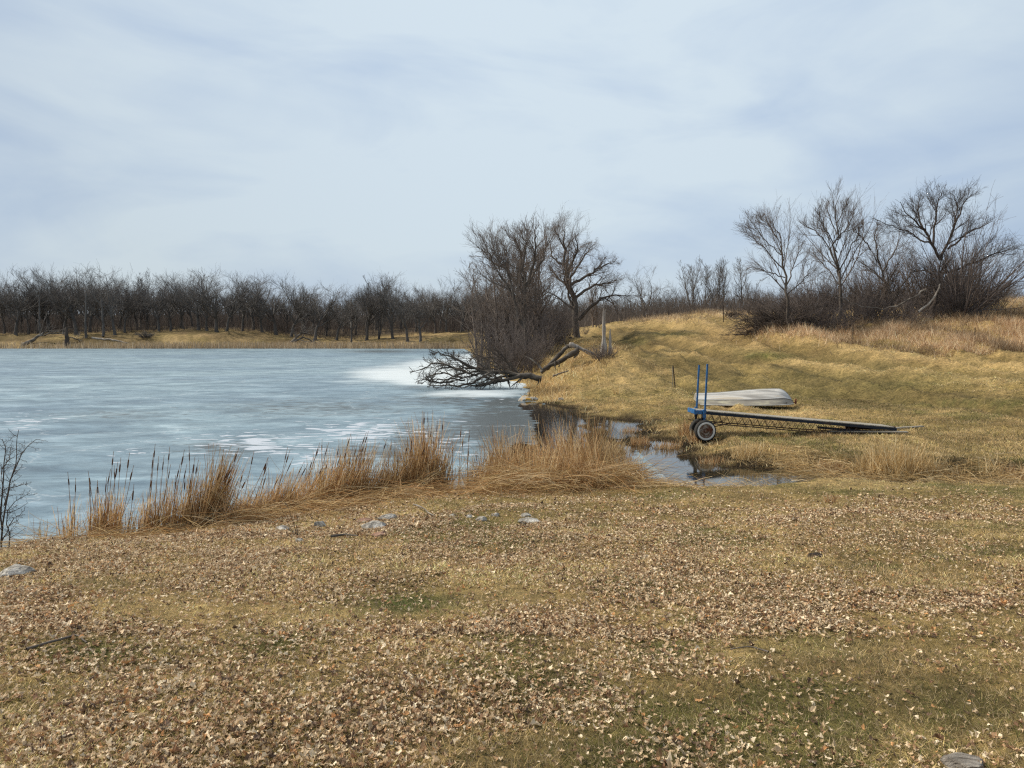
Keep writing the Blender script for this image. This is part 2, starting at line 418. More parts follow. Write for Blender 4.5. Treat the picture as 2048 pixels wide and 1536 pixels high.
def mat_noise(name, stops, scale=3, rough=.85, spec=.2, bs=.4, bd=.02, detail=6, metal=0, stretch=None, dist=0, bscale=None):
    m, t, out = newmat(name); p = principled(t, out, rough, spec, metal)
    n = objnoise(t, scale, detail, .6, dist, 'Object', stretch); c = ramp(t, n.outputs[0], stops); t.links.new(c.outputs[0], p.inputs['Base Color'])
    n2_ = objnoise(t, bscale or scale * 3, 5, .6, 0, 'Object', stretch); bump(t, n2_.outputs[0], bs, bd, p)
    return m
def mat_attr(name, trans=.0, rough=.85, spec=.15, nscale=0, amt=.35):
    m, t, out = newmat(name)
    a = N(t, 'ShaderNodeAttribute', attribute_name='Col'); src = a.outputs['Color']
    if nscale:
        n = objnoise(t, nscale, 4); mrn = N(t, 'ShaderNodeMapRange'); mrn.inputs[1].default_value = .3; mrn.inputs[2].default_value = .7; mrn.inputs[3].default_value = 1 - amt; mrn.inputs[4].default_value = 1 + amt
        t.links.new(n.outputs[0], mrn.inputs[0]); v = N(t, 'ShaderNodeVectorMath', operation='SCALE'); t.links.new(src, v.inputs[0]); t.links.new(mrn.outputs[0], v.inputs['Scale']); src = v.outputs[0]
    p = principled(t, out, rough, spec); t.links.new(src, p.inputs['Base Color'])
    if trans:
        tr = N(t, 'ShaderNodeBsdfTranslucent'); t.links.new(src, tr.inputs[0]); mxs = N(t, 'ShaderNodeMixShader'); mxs.inputs[0].default_value = trans
        t.links.new(p.outputs[0], mxs.inputs[1]); t.links.new(tr.outputs[0], mxs.inputs[2]); t.links.new(mxs.outputs[0], out.inputs[0])
    return m
M_blade = mat_attr('dry_blade', trans=.35, rough=.7)
M_leaf = mat_attr('dead_leaf', trans=.22, rough=.65, spec=.25)
M_bark = mat_noise('bark_grey_brown', [(.3, (.055, .045, .038)), (.7, (.16, .135, .115))], 2.5, bs=.6, bd=.05, stretch=(1, 1, .25))
M_twig = mat_noise('twig_grey_brown', [(.3, (.11, .086, .07)), (.7, (.21, .17, .145))], .6, bs=0)
M_twig_red = mat_noise('twig_red_brown', [(.3, (.088, .072, .065)), (.7, (.18, .15, .137))], .8, bs=0)
M_twig_dark = mat_noise('twig_dark', [(.3, (.045, .036, .030)), (.7, (.10, .078, .064))], .7, bs=0)
M_farbark = mat_noise('bark_far_grey', [(.3, (.055, .050, .046)), (.7, (.16, .148, .138))], .5, bs=0)
M_fartwig = mat_noise('twig_far_grey', [(.3, (.085, .077, .072)), (.7, (.175, .160, .150))], .25, bs=0)
M_pale = mat_noise('bark_pale_dead', [(.3, (.20, .17, .14)), (.7, (.42, .38, .33))], 4, bs=.5, bd=.02, stretch=(1, 1, .2))
M_dead = mat_noise('deadwood_grey', [(.28, (.045, .038, .031)), (.5, (.13, .112, .095)), (.72, (.32, .295, .26))], 3.0, bs=.7, bd=.03, stretch=(.5, 1, 1), dist=.4)
M_snag = mat_noise('snag_weathered', [(.28, (.13, .11, .095)), (.5, (.32, .285, .25)), (.72, (.55, .51, .46))], 6.0, bs=.8, bd=.03, stretch=(1, 1, .08))
M_dead2 = mat_noise('deadwood_dark', [(.28, (.030, .025, .021)), (.52, (.085, .072, .060)), (.68, (.16, .145, .125)), (.76, (.34, .32, .29))], 3.0, bs=.8, bd=.04, stretch=(.5, 1, 1), dist=.4)
M_rock = mat_noise('rock_lichen', [(.34, (.10, .092, .08)), (.48, (.25, .235, .21)), (.56, (.38, .365, .335)), (.64, (.58, .56, .52))], 9, bs=.9, bd=.03, bscale=22)
M_rockred = mat_noise('rock_red', [(.3, (.15, .085, .06)), (.55, (.27, .165, .12)), (.75, (.38, .27, .2))], 9, bs=.9, bd=.03, bscale=22)
M_rockor = mat_noise('rock_orange_lichen', [(.40, (.28, .27, .25)), (.50, (.36, .33, .28)), (.56, (.40, .23, .05)), (.64, (.46, .27, .05)), (.7, (.40, .38, .34))], 4, bs=.9, bd=.03, bscale=16)

# ground
def ground_mat():
    m, t, out = newmat('turf_ground'); p = principled(t, out, .95, .1)
    a = N(t, 'ShaderNodeAttribute', attribute_name='Col')
    n = objnoise(t, 9, 8, .7); n3 = objnoise(t, 1.7, 6, .65)
    c1 = ramp(t, n.outputs[0], [(.32, (.48, .46, .42)), (.5, (.9, .88, .84)), (.68, (1.5, 1.42, 1.3))])
    c3 = ramp(t, n3.outputs[0], [(.35, (.68, .70, .66)), (.62, (1.22, 1.2, 1.14))])
    m1 = N(t, 'ShaderNodeMix', data_type='RGBA', blend_type='MULTIPLY'); m1.inputs[0].default_value = 1; t.links.new(a.outputs['Color'], m1.inputs[6]); t.links.new(c1.outputs[0], m1.inputs[7])
    m2 = N(t, 'ShaderNodeMix', data_type='RGBA', blend_type='MULTIPLY'); m2.inputs[0].default_value = 1; t.links.new(m1.outputs[2], m2.inputs[6]); t.links.new(c3.outputs[0], m2.inputs[7])
    t.links.new(m2.outputs[2], p.inputs['Base Color'])
    nb = objnoise(t, 26, 6, .75); bump(t, nb.outputs[0], 1.0, .04, p)
    return m
M_ground = ground_mat()

# ------------------------------------------------------------------ ground
NR, NC = 560, 560
vv = np.exp(np.linspace(math.log(3.0), math.log(1000.0), NR)) - 7.0
tt = np.tan(np.linspace(-1.02, 1.02, NC)) 
Y = np.repeat(vv[:, None], NC, 1); X = (Y + 9) * tt[None]
x, y = X.ravel(), Y.ravel()
z = H(x, y)
s_ = shore(x, y)
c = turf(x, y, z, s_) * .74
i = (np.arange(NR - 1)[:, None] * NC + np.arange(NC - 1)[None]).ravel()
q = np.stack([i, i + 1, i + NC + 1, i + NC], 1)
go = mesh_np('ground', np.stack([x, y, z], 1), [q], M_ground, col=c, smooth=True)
tag(go, kind='structure')

# ------------------------------------------------------------------ lake ice and water
def ice_mat():
    m, t, out = newmat('lake_ice'); p = principled(t, out, .3, .35)
    def att(n): return N(t, 'ShaderNodeAttribute', attribute_name=n).outputs['Fac']
    nb = objnoise(t, .07, 6, .6, .6, 'Object', (.5, 1, 1)); nm_ = objnoise(t, .55, 9, .76, .6, 'Object', (.6, 1, 1)); nf = objnoise(t, 2.6, 6, .65, .3, 'Object', (.6, 1, 1))
    base = ramp(t, nm_.outputs[0], [(.34, (.062, .104, .142)), (.46, (.110, .168, .212)), (.56, (.168, .24, .29)), (.66, (.25, .33, .385))])
    big = ramp(t, nb.outputs[0], [(.38, (.86, .90, .95)), (.62, (1.32, 1.28, 1.22))])
    m1 = N(t, 'ShaderNodeMix', data_type='RGBA', blend_type='MULTIPLY'); m1.inputs[0].default_value = 1; t.links.new(base.outputs[0], m1.inputs[6]); t.links.new(big.outputs[0], m1.inputs[7])
    fine = ramp(t, nf.outputs[0], [(.32, (.80, .80, .80)), (.68, (1.2, 1.2, 1.2))])
    m1b = N(t, 'ShaderNodeMix', data_type='RGBA', blend_type='MULTIPLY'); m1b.inputs[0].default_value = 1; t.links.new(m1.outputs[2], m1b.inputs[6]); t.links.new(fine.outputs[0], m1b.inputs[7])
    nst = objnoise(t, .9, 7, .7, .3, 'Object', (.35, .8, 1)); stc = ramp(t, nst.outputs[0], [(.34, (.84, .84, .85)), (.5, (1.0, 1.0, 1.0)), (.62, (1.18, 1.17, 1.16)), (.70, (1.45, 1.42, 1.4))])
    m1c = N(t, 'ShaderNodeMix', data_type='RGBA', blend_type='MULTIPLY'); m1c.inputs[0].default_value = 1; t.links.new(m1b.outputs[2], m1c.inputs[6]); t.links.new(stc.outputs[0], m1c.inputs[7]); m1b = m1c
    def mixcol(prev, fac, col):
        k = N(t, 'ShaderNodeMix', data_type='RGBA'); t.links.new(fac, k.inputs[0]); t.links.new(prev, k.inputs[6]); k.inputs[7].default_value = (*col, 1); return k.outputs[2]
    def thr(att_o, noise_o, gain, lo, hi):
        # mask = smoothstep(lo,hi, attr*gain + noise)
        k = N(t, 'ShaderNodeMath', operation='MULTIPLY_ADD'); t.links.new(att_o, k.inputs[0]); k.inputs[1].default_value = gain; t.links.new(noise_o, k.inputs[2])
        r_ = N(t, 'ShaderNodeMapRange', interpolation_type='SMOOTHSTEP'); r_.inputs[1].default_value = lo; r_.inputs[2].default_value = hi; t.links.new(k.outputs[0], r_.inputs[0]); return r_.outputs[0]
    dark = thr(att('dark'), nf.outputs[0], .46, .56, .84)
    cdk = mixcol(m1b.outputs[2], dark, (.050, .060, .062))
    snow = thr(att('snow'), nst.outputs[0], 1.0, .78, 1.50)
    cs = mixcol(cdk, snow, (.50, .56, .60))
    nfl = objnoise(t, 3.0, 3, .5, .6, 'Object', (.45, 1.0, 1))
    fl = thr(att('flake'), nfl.outputs[0], .30, .76, .79)
    cf = mixcol(cs, fl, (.42, .46, .52))
    t.links.new(cf, p.inputs['Base Color'])
    # hairline cracks and refrozen seams
    vc = N(t, 'ShaderNodeTexVoronoi', feature='DISTANCE_TO_EDGE'); vc.inputs['Scale'].default_value = .16; tcc = N(t, 'ShaderNodeTexCoord'); nz_ = objnoise(t, .6, 4); va = N(t, 'ShaderNodeVectorMath', operation='ADD'); vsn = N(t, 'ShaderNodeVectorMath', operation='SCALE'); vsn.inputs['Scale'].default_value = 2.2
    t.links.new(nz_.outputs['Color'], vsn.inputs[0]); t.links.new(tcc.outputs['Object'], va.inputs[0]); t.links.new(vsn.outputs[0], va.inputs[1]); t.links.new(va.outputs[0], vc.inputs['Vector'])
    ck = N(t, 'ShaderNodeMapRange'); ck.inputs[1].default_value = .002; ck.inputs[2].default_value = .007; ck.inputs[3].default_value = .35; ck.inputs[4].default_value = 0; t.links.new(vc.outputs['Distance'], ck.inputs[0])
    cf = mixcol(cf, ck.outputs[0], (.40, .45, .49))
    # wet open patches
    wet = thr(att('open'), nf.outputs[0], 1.0, .90, 1.0)
    co_ = mixcol(cf, wet, (.014, .013, .010)); t.links.new(co_, p.inputs['Base Color'])
    rr = N(t, 'ShaderNodeMapRange'); rr.inputs[3].default_value = .42; rr.inputs[4].default_value = .05; t.links.new(wet, rr.inputs[0])
    ra = N(t, 'ShaderNodeMath', operation='MULTIPLY_ADD'); t.links.new(snow, ra.inputs[0]); ra.inputs[1].default_value = .3; t.links.new(rr.outputs[0], ra.inputs[2])
    t.links.new(ra.outputs[0], p.inputs['Roughness'])
    nbp = objnoise(t, 5, 5, .6, 0, 'Object', (.5, 1, 1)); b = bump(t, nbp.outputs[0], .35, .02, p)
    iv = N(t, 'ShaderNodeMapRange'); iv.inputs[3].default_value = .3; iv.inputs[4].default_value = .05; t.links.new(wet, iv.inputs[0]); t.links.new(iv.outputs[0], b.inputs['Strength'])
    return m
M_ice = ice_mat()
NI, NJ = 260, 420
yv = np.exp(np.linspace(math.log(5), math.log(175), NI)) - 9.0
xs = np.linspace(-1.15, .14, NJ)
Yi = np.repeat(yv[:, None], NJ, 1); Xi = (Yi + 16) * xs[None] * 1.45
x, y = Xi.ravel(), Yi.ravel()
px, py = proj(x, y, np.zeros_like(x))
i = (np.arange(NI - 1)[:, None] * NJ + np.arange(NJ - 1)[None]).ravel()
q = np.stack([i, i + 1, i + NJ + 1, i + NJ], 1)
ice = mesh_np('frozen_lake', np.stack([x, y, np.zeros_like(x)], 1), [q], M_ice, smooth=True)
tag(ice, kind='structure')
def fattr(o, name, v):
    a = o.data.attributes.new(name, 'FLOAT', 'POINT'); a.data.foreach_set('value', np.asarray(v, np.float32))
snow = np.zeros(x.shape)
for cc in [(800, 748, 125, 20, 1), (890, 732, 130, 18, 1), (990, 716, 120, 13, 1), (950, 787, 140, 11, .8), (1030, 745, 80, 44, 1), (760, 760, 140, 16, .55), (860, 760, 120, 16, 1), (900, 745, 120, 25, 1)]:
    snow = np.maximum(snow, cc[4] * g2(px, py, *cc[:4], 1.3))
fattr(ice, 'snow', snow)
flake = np.zeros(x.shape)
for cc in [(500, 885, 140, 28, 1), (720, 865, 170, 30, .95), (60, 840, 100, 18, .7), (40, 855, 60, 8, .9), (250, 905, 120, 26, .55), (900, 900, 90, 60, .6), (1000, 800, 60, 10, .5), (600, 905, 150, 25, .9)]:
    flake = np.maximum(flake, cc[4] * g2(px, py, *cc[:4]))
fattr(ice, 'flake', flake)
dark = np.zeros(x.shape)
for cc in [(1010, 850, 110, 55, 1), (900, 800, 160, 16, .55), (640, 815, 260, 20, .45), (1010, 805, 60, 12, .9), (760, 905, 120, 20, .6), (880, 870, 140, 40, .6), (250, 830, 180, 14, .35), (450, 895, 120, 20, .5), (760, 703, 90, 4, .6), (850, 775, 120, 6, .4)]:
    dark = np.maximum(dark, cc[4] * g2(px, py, *cc[:4]))
fattr(ice, 'dark', dark)
opn = np.zeros(x.shape)
for cc in [(1140, 870, 76, 64, 1), (1130, 828, 75, 26, 1), (1200, 880, 80, 80, 1), (1062, 812, 30, 10, .8), (1045, 905, 34, 26, .75)]:
    opn = np.maximum(opn, cc[4] * g2(px, py, *cc[:4], 2.0))
fattr(ice, 'open', opn)

def water_mat():
    m, t, out = newmat('still_water'); p = principled(t, out, .03, .5)
    p.inputs['Base Color'].default_value = (.020, .018, .012, 1)
    n = objnoise(t, 7, 4); bump(t, n.outputs[0], .06, .01, p); return m
M_water = water_mat()
xa, ya = P0(1205, 900)
gx = np.linspace(3.2, 60, 80); gy = np.linspace(12.5, 28, 60)
XX, YY = np.meshgrid(gx, gy); nx_ = len(gx)
i = (np.arange(len(gy) - 1)[:, None] * nx_ + np.arange(nx_ - 1)[None]).ravel()
tag(mesh_np('stream_water', np.stack([XX.ravel(), YY.ravel(), np.full(XX.size, .004)], 1), [np.stack([i, i + 1, i + nx_ + 1, i + nx_], 1)], M_water), kind='structure')

# ------------------------------------------------------------------ turf blades
def blades(n, ylo, yhi, pw, h0, h1, w0, w1, lean, colfn, umax=.80, keep=None, seed=1, K=3, zoff=-.004, umin=None):
    r = np.random.default_rng(seed)
    t = r.random(n)
    a = 1 - pw
    y = (ylo ** a + t * (yhi ** a - ylo ** a)) ** (1 / a) if abs(a) > 1e-6 else ylo * (yhi / ylo) ** t
    x = (r.random(n) * 2 - 1) * umax * (y + .8) if umin is None else (umin + (umax - umin) * r.random(n)) * y
    s = shore(x, y); z = H(x, y)
    k = (z > .012)
    if keep is not None: k &= keep(x, y, z, s, r)
    x, y, z, s = x[k], y[k], z[k], s[k]; n = len(x)
    hgt = (h0 + (h1 - h0) * r.random(n) ** 1.5); az = r.random(n) * 6.283
    D = np.stack([np.cos(az) * lean, np.sin(az) * lean, np.ones(n)], 1) + r.normal(size=(n, 3)) * .25
    D[:, 2] = np.maximum(D[:, 2], .12)
    P = walk(np.stack([x, y, z + zoff], 1), D, hgt, K, .25, -.10, r)
    if K > 2: P[:, 1:, 2] = np.maximum(P[:, 1:, 2], z[:, None] + .003)
    wd = (w0 + (w1 - w0) * r.random(n))[:, None] * np.linspace(1, .25, K)[None]
    fa = r.random(n) * 6.283; face = np.stack([np.cos(fa), np.sin(fa), 0 * fa], 1)
    face = face * np.sign(face[:, :1] + 1e-9); face = nrm(face * np.array([[1, .45, 1]]))
    C = colfn(x, y, z, s, r)
    return ribbons(P, wd, face, C)
def turfcol(x, y, z, s, r):
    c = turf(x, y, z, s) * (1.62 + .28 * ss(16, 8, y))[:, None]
    n = len(x)
    k = r.random(n)
    gr, st, br = masks(x, y, z)
    pale = (k < .42)
    c[pale] = PALE * .95 * (.75 + .4 * r.random((pale.sum(), 1)))
    g = (k > .86 - .5 * gr) ; c[g] = np.array((.12, .135, .035)) * (.7 + .6 * r.random((g.sum(), 1)))
    d = (k > .42) & (k < .53); c[d] = BROWN * .7
    md = (1 - ss(.1, 1.1, s + (fbm(x * 2.2, y * 2.2, 66, 3) - .5) * 1.5)) * ss(13.8, 15.0, y) * (y < 33) * (x > 1.0)
    c = c * (1 - .72 * md[:, None])
    rt_ = rut(x, y) / .42; c = c * (1 - .62 * np.clip(rt_, 0, 1))[:, None] * (1 + .75 * np.clip(stripe(x, y), -1, 1))[:, None]
    return c * (.40 + 1.1 * r.random((n, 1))) * (.75 + .5 * ss(.35, .65, fbm(x * 2.5, y * 2.5, 93, 2)))[:, None]
tp = [blades(260000, 2.2, 7, .6, .022, .065, .0022, .0046, 1.4, turfcol, seed=1),
      blades(340000, 6.5, 16, .8, .025, .07, .004, .009, 1.5, turfcol, seed=2),
      blades(230000, 15, 34, .8, .04, .12, .008, .016, 1.2, turfcol, seed=3, keep=lambda x, y, z, s, r: (x > -2) & (r.random(len(x)) > 2.0 * rut(x, y)), umin=-.08),
      blades(230000, 30, 95, .7, .03, .09, .014, .032, 1.6, turfcol, seed=4, keep=lambda x, y, z, s, r: (x > -3) & (s > .2) & (r.random(len(x)) > 2.0 * rut(x, y)), umin=-.05)]
V, Q, C = join(tp)
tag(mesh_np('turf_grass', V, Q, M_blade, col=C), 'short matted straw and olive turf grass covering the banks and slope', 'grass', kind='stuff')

# ------------------------------------------------------------------ fallen leaves
def leafmap(x, y, z):
    px, py = proj(x, y, z)
    d = .50 - .14 * ss(1200, 2000, px)
    hi = [(350, 1440, 460, 120, 1.5), (850, 1420, 330, 90, 1.1), (60, 1330, 160, 60, .7), (600, 1120, 330, 38, 1.0), (900, 1115, 200, 45, .9), (180, 1120, 200, 45, .95), (1180, 1060, 160, 40, .8), (1500, 1030, 320, 24, .75),
          (1400, 1240, 160, 60, .75), (1650, 1230, 150, 45, .65), (1250, 1400, 200, 70, .65), (1800, 1000, 160, 14, .6), (60, 1180, 100, 60, .9), (1950, 1200, 130, 50, .55), (1300, 1140, 200, 40, .65)]
    for c in hi: d = np.maximum(d, c[4] * g2(px, py, *c[:4], 1.4))
    lo = [(560, 1232, 330, 38, .9), (960, 1180, 230, 45, .8), (300, 1215, 170, 26, .85), (1820, 1440, 330, 130, .72), (1700, 1110, 230, 35, .6), (1960, 1060, 150, 18, .7), (870, 1220, 140, 34, .8), (1500, 1440, 200, 110, .45),
          (1230, 1060, 60, 14, .5), (960, 1045, 90, 18, .7), (1850, 1150, 200, 30, .5)]
    for c in lo: d = d * (1 - c[4] * g2(px, py, *c[:4], 1.5))
    d = d * (.24 + 1.5 * ss(.34, .62, fbm(x * 1.1, y * 1.5, 21, 5, .65)))
    d = d * ss(1000 - 30, 1030, py) * (1 - .0 * px)
    return np.clip(d * .8, 0, 1.1)
def leaves(n, ylo, yhi, st, size, seed, pw=.4):
    r = np.random.default_rng(seed)
    a = 1 - pw; t = r.random(n); y = (ylo ** a + t * (yhi ** a - ylo ** a)) ** (1 / a)
    x = (r.random(n) * 2 - 1) * .80 * (y + .8)
    z = H(x, y); s = shore(x, y)
    k = (r.random(n) < leafmap(x, y, z)) & (s > .15)
    x, y, z = x[k], y[k], z[k]; n = len(x)
    # stations down the midrib: half widths give the lobed oak outline
    if st == 9: tv = np.array([0, .10, .22, .34, .46, .58, .70, .84, 1.0]); hw = np.array([.02, .07, .17, .10, .25, .15, .30, .19, .02])
    elif st == 6: tv = np.array([0, .2, .4, .6, .8, 1.0]); hw = np.array([.02, .17, .12, .29, .2, .02])
    else: tv = np.array([0, .5, 1.0]); hw = np.array([.05, .30, .04])
    L = size * (.45 + .75 * r.random(n) + .55 * (r.random(n) < .10))
    hwj = hw[None] * (.7 + .6 * r.random((n, len(hw))))
    cl = r.normal(size=n) * .9 + .5; bd = r.normal(size=n) * .5 + .25; tw = r.normal(size=n) * .6
    u = (tv[None] - .5) * L[:, None]; K = len(tv)
    loc = np.zeros((n, K, 3, 3))
    for j, sgn in enumerate((-1, 0, 1)):
        ww = sgn * hwj * L[:, None] * (1 + .15 * r.normal(size=(n, K)))
        loc[:, :, j, 0] = u; loc[:, :, j, 1] = ww
        loc[:, :, j, 2] = cl[:, None] * np.abs(ww) ** 1.0 * .7 + bd[:, None] * (u ** 2) / L[:, None] * 2.0 + tw[:, None] * u * ww / L[:, None] * 2
        if sgn: loc[:, :, j, 2] += r.normal(size=(n, K)) * .05 * L[:, None]
    az = r.random(n) * 6.283; tx = r.normal(size=n) * .20; ty = r.normal(size=n) * .20
    ca, sa = np.cos(az), np.sin(az)
    Rz = np.zeros((n, 3, 3)); Rz[:, 0, 0] = ca; Rz[:, 0, 1] = -sa; Rz[:, 1, 0] = sa; Rz[:, 1, 1] = ca; Rz[:, 2, 2] = 1
    Rx = np.zeros((n, 3, 3)); Rx[:, 0, 0] = 1; Rx[:, 1, 1] = np.cos(tx); Rx[:, 1, 2] = -np.sin(tx); Rx[:, 2, 1] = np.sin(tx); Rx[:, 2, 2] = np.cos(tx)
    Ry = np.zeros((n, 3, 3)); Ry[:, 1, 1] = 1; Ry[:, 0, 0] = np.cos(ty); Ry[:, 0, 2] = np.sin(ty); Ry[:, 2, 0] = -np.sin(ty); Ry[:, 2, 2] = np.cos(ty)
    M = Rz @ Rx @ Ry
    V = np.einsum('nij,nkj->nki', M, loc.reshape(n, -1, 3))
    lowest = V[:, :, 2].min(1)
    lift = -lowest * .8 + .006 + r.random(n) ** 2 * .016
    V = V + np.stack([x, y, z + lift], 1)[:, None]
    b = (np.arange(n) * K * 3)[:, None, None]; k_ = (np.arange(K - 1) * 3)[None, :, None]; j = np.arange(2)[None, None]
    q = np.stack([b + k_ + j, b + k_ + j + 1, b + k_ + 3 + j + 1, b + k_ + 3 + j], -1).reshape(-1, 4)
    pal = np.array([(.56, .43, .28), (.45, .325, .195), (.72, .60, .43), (.36, .22, .12), (.22, .125, .07), (.52, .28, .12), (.11, .07, .045)])
    ci = r.choice(len(pal), n, p=[.25, .20, .17, .15, .11, .03, .09])
    col = pal[ci] * (.70 + .60 * r.random((n, 1)))
    return V.reshape(-1, 3), q, np.repeat(col, K * 3, 0)
lp = [leaves(64000, 2.2, 5.5, 9, .032, 11), leaves(175000, 5, 10, 6, .033, 12), leaves(230000, 9.5, 16, 3, .038, 13, .2)]
V, Q, C = join(lp)
tag(mesh_np('fallen_leaves', V, Q, M_leaf, col=C), 'dry brown and tan fallen oak leaves strewn over the near lawn', 'leaves', kind='stuff')

# ------------------------------------------------------------------ taller dry grass, weeds, thatch
def tallcol(base, var=.35):
    base = np.array(base)
    def f(x, y, z, s, r):
        n = len(x); k = r.integers(0, len(base), n); return base[k] * (1 - var + 2 * var * r.random((n, 1))) * (.55 + .9 * ss(.3, .7, fbm(x * .7, y * .35, 95, 3)))[:, None]
    return f
TAN = [(.60, .44, .22), (.50, .35, .16), (.38, .25, .11), (.70, .56, .34), (.27, .17, .08)]
RUST = [(.46, .27, .12), (.34, .185, .08), (.58, .40, .21), (.22, .12, .055), (.68, .53, .33)]
def area_keep(cs, thr=.3):
    def f(x, y, z, s, r):
        px, py = proj(x, y, z); m = np.zeros(x.shape)
        for c_ in cs: m = np.maximum(m, (c_[4] if len(c_) > 4 else 1) * g2(px, py, *c_[:4], 1.5))
        cl = ss(.38, .62, fbm(x * .9, y * .9, 71, 3))
        return (r.random(len(x)) < m * (.25 + .75 * cl)) & (s > .05)
    return f
tp = [blades(130000, 16, 44, .6, .12, .34, .008, .014, .9, tallcol(TAN), seed=31, K=4, keep=area_keep([(1120, 788, 70, 18), (1200, 815, 50, 14), (1310, 850, 50, 20, .8), (1390, 885, 60, 22, .9), (1520, 915, 110, 22, .9), (1700, 935, 120, 20, .7), (1940, 950, 130, 14, .8), (1370, 840, 40, 20, .6), (1250, 770, 60, 10, .4), (1290, 745, 70, 14, .35), (1090, 790, 40, 12)])),
      blades(150000, 44, 66, .5, .25, .85, .014, .030, .45, tallcol([(.55, .41, .26), (.44, .31, .18), (.34, .22, .13), (.66, .53, .37), (.26, .16, .09)]), seed=32, K=4, umin=.28, umax=.74,
             keep=area_keep([(2000, 668, 210, 52, 1), (1780, 668, 150, 20, 1), (1610, 655, 130, 24, 1), (1900, 700, 90, 18, .6)])),
      blades(90000, 60, 100, .5, .25, .80, .020, .036, .5, tallcol([(.55, .42, .27), (.44, .32, .19), (.34, .23, .13), (.64, .52, .36)]), seed=33, K=4, umin=.12, umax=.74,
             keep=area_keep([(1440, 630, 130, 9, 1), (1330, 640, 80, 8, .8), (2040, 615, 160, 16, 1), (1900, 625, 160, 16, .8)])),
      blades(60000, 30, 64, .5, .15, .55, .014, .026, .6, tallcol(TAN), seed=35, K=4, umin=.0, umax=.20, keep=area_keep([(1180, 700, 70, 22, .8), (1115, 728, 60, 22, 1), (1095, 775, 50, 26, 1), (1210, 722, 40, 14, .8), (1150, 750, 60, 16, .5)])),
      blades(26000, 13.5, 15.5, .3, .10, .30, .004, .008, 1.5, tallcol(TAN), seed=34, K=4, keep=area_keep([(1400, 985, 200, 14), (1150, 1005, 140, 18), (1000, 1000, 80, 14)]))]
V, Q, C = join(tp)
tag(mesh_np('dry_grass', V, Q, M_blade, col=C), 'taller tan dry grass and weeds on the stream bank and hillside', 'grass', kind='stuff')

# ------------------------------------------------------------------ far bank: grass, reeds, undergrowth
r = np.random.default_rng(51)
def far_rib(n, ylo, yhi, x0, x1, h0, h1, w0, w1, cols, lean=.25, keep=None, K=3, seed=5, lift=0):
    r = np.random.default_rng(seed)
    y = ylo + (yhi - ylo) * r.random(n); x = x0 + (x1 - x0) * r.random(n)
    z = H(x, y); k = np.ones(n, bool) if keep is None else keep(x, y, z, r)
    x, y, z = x[k], y[k], np.maximum(z[k], 0); n = len(x)
    D = np.stack([r.normal(size=n) * lean, r.normal(size=n) * lean, np.ones(n)], 1)
    P = walk(np.stack([x, y, z + lift], 1), D, h0 + (h1 - h0) * r.random(n), K, .12, 0, r)
    wd = (w0 + (w1 - w0) * r.random(n))[:, None] * np.linspace(1, .4, K)[None]
    fa = r.normal(size=n) * .5; face = np.stack([np.cos(fa), np.sin(fa), 0 * fa], 1)
    cols = np.array(cols); C = cols[r.integers(0, len(cols), n)] * (.7 + .6 * r.random((n, 1)))
    return ribbons(P, wd, face, C)
parts = [far_rib(15000, 146.5, 151.5, -125, -6, .5, 1.5, .04, .09, [(.42, .32, .21), (.34, .25, .16), (.52, .42, .30)], .12,
                 lambda x, y, z, r: (np.abs(shore(x, y)) < 1.6) & (r.random(len(x)) < .45 + .55 * ss(-85, -70, x)), seed=52)]
V, Q, C = join(parts)
tag(mesh_np('far_reeds', V, Q, M_blade, col=C), 'thin band of pale tan reeds lining the far shore of the frozen lake', 'reeds', kind='stuff')
def ugk(x, y, z, r):
    px, py = proj(x, y, z)
    d = .25 + .75 * ss(.4, .6, fbm(x * .09, y * .09, 88, 3))
    d = d * (1 - .9 * g2(px, py, 790, 680, 75, 30, 2) * (y < 190))
    return r.random(len(x)) < d
parts = [far_rib(40000, 166, 200, -150, 25, .8, 4.4, .03, .08, [(.105, .09, .08), (.14, .12, .107), (.08, .067, .06), (.13, .095, .08)], .30, ugk, K=4, seed=61),
         far_rib(16000, 190, 240, -190, 110, 2.0, 7.5, .06, .14, [(.10, .09, .083), (.13, .117, .108)], .16, None, K=4, seed=62),
         far_rib(9000, 92, 125, -2, 62, 1.0, 3.4, .025, .06, [(.105, .088, .078), (.14, .118, .105)], .3, None, K=4, seed=63)]
V, Q, C = join(parts)
tag(mesh_np('undergrowth', V, Q, M_blade, col=C), 'grey brown leafless undergrowth massed beneath the far trees', 'undergrowth', kind='stuff')

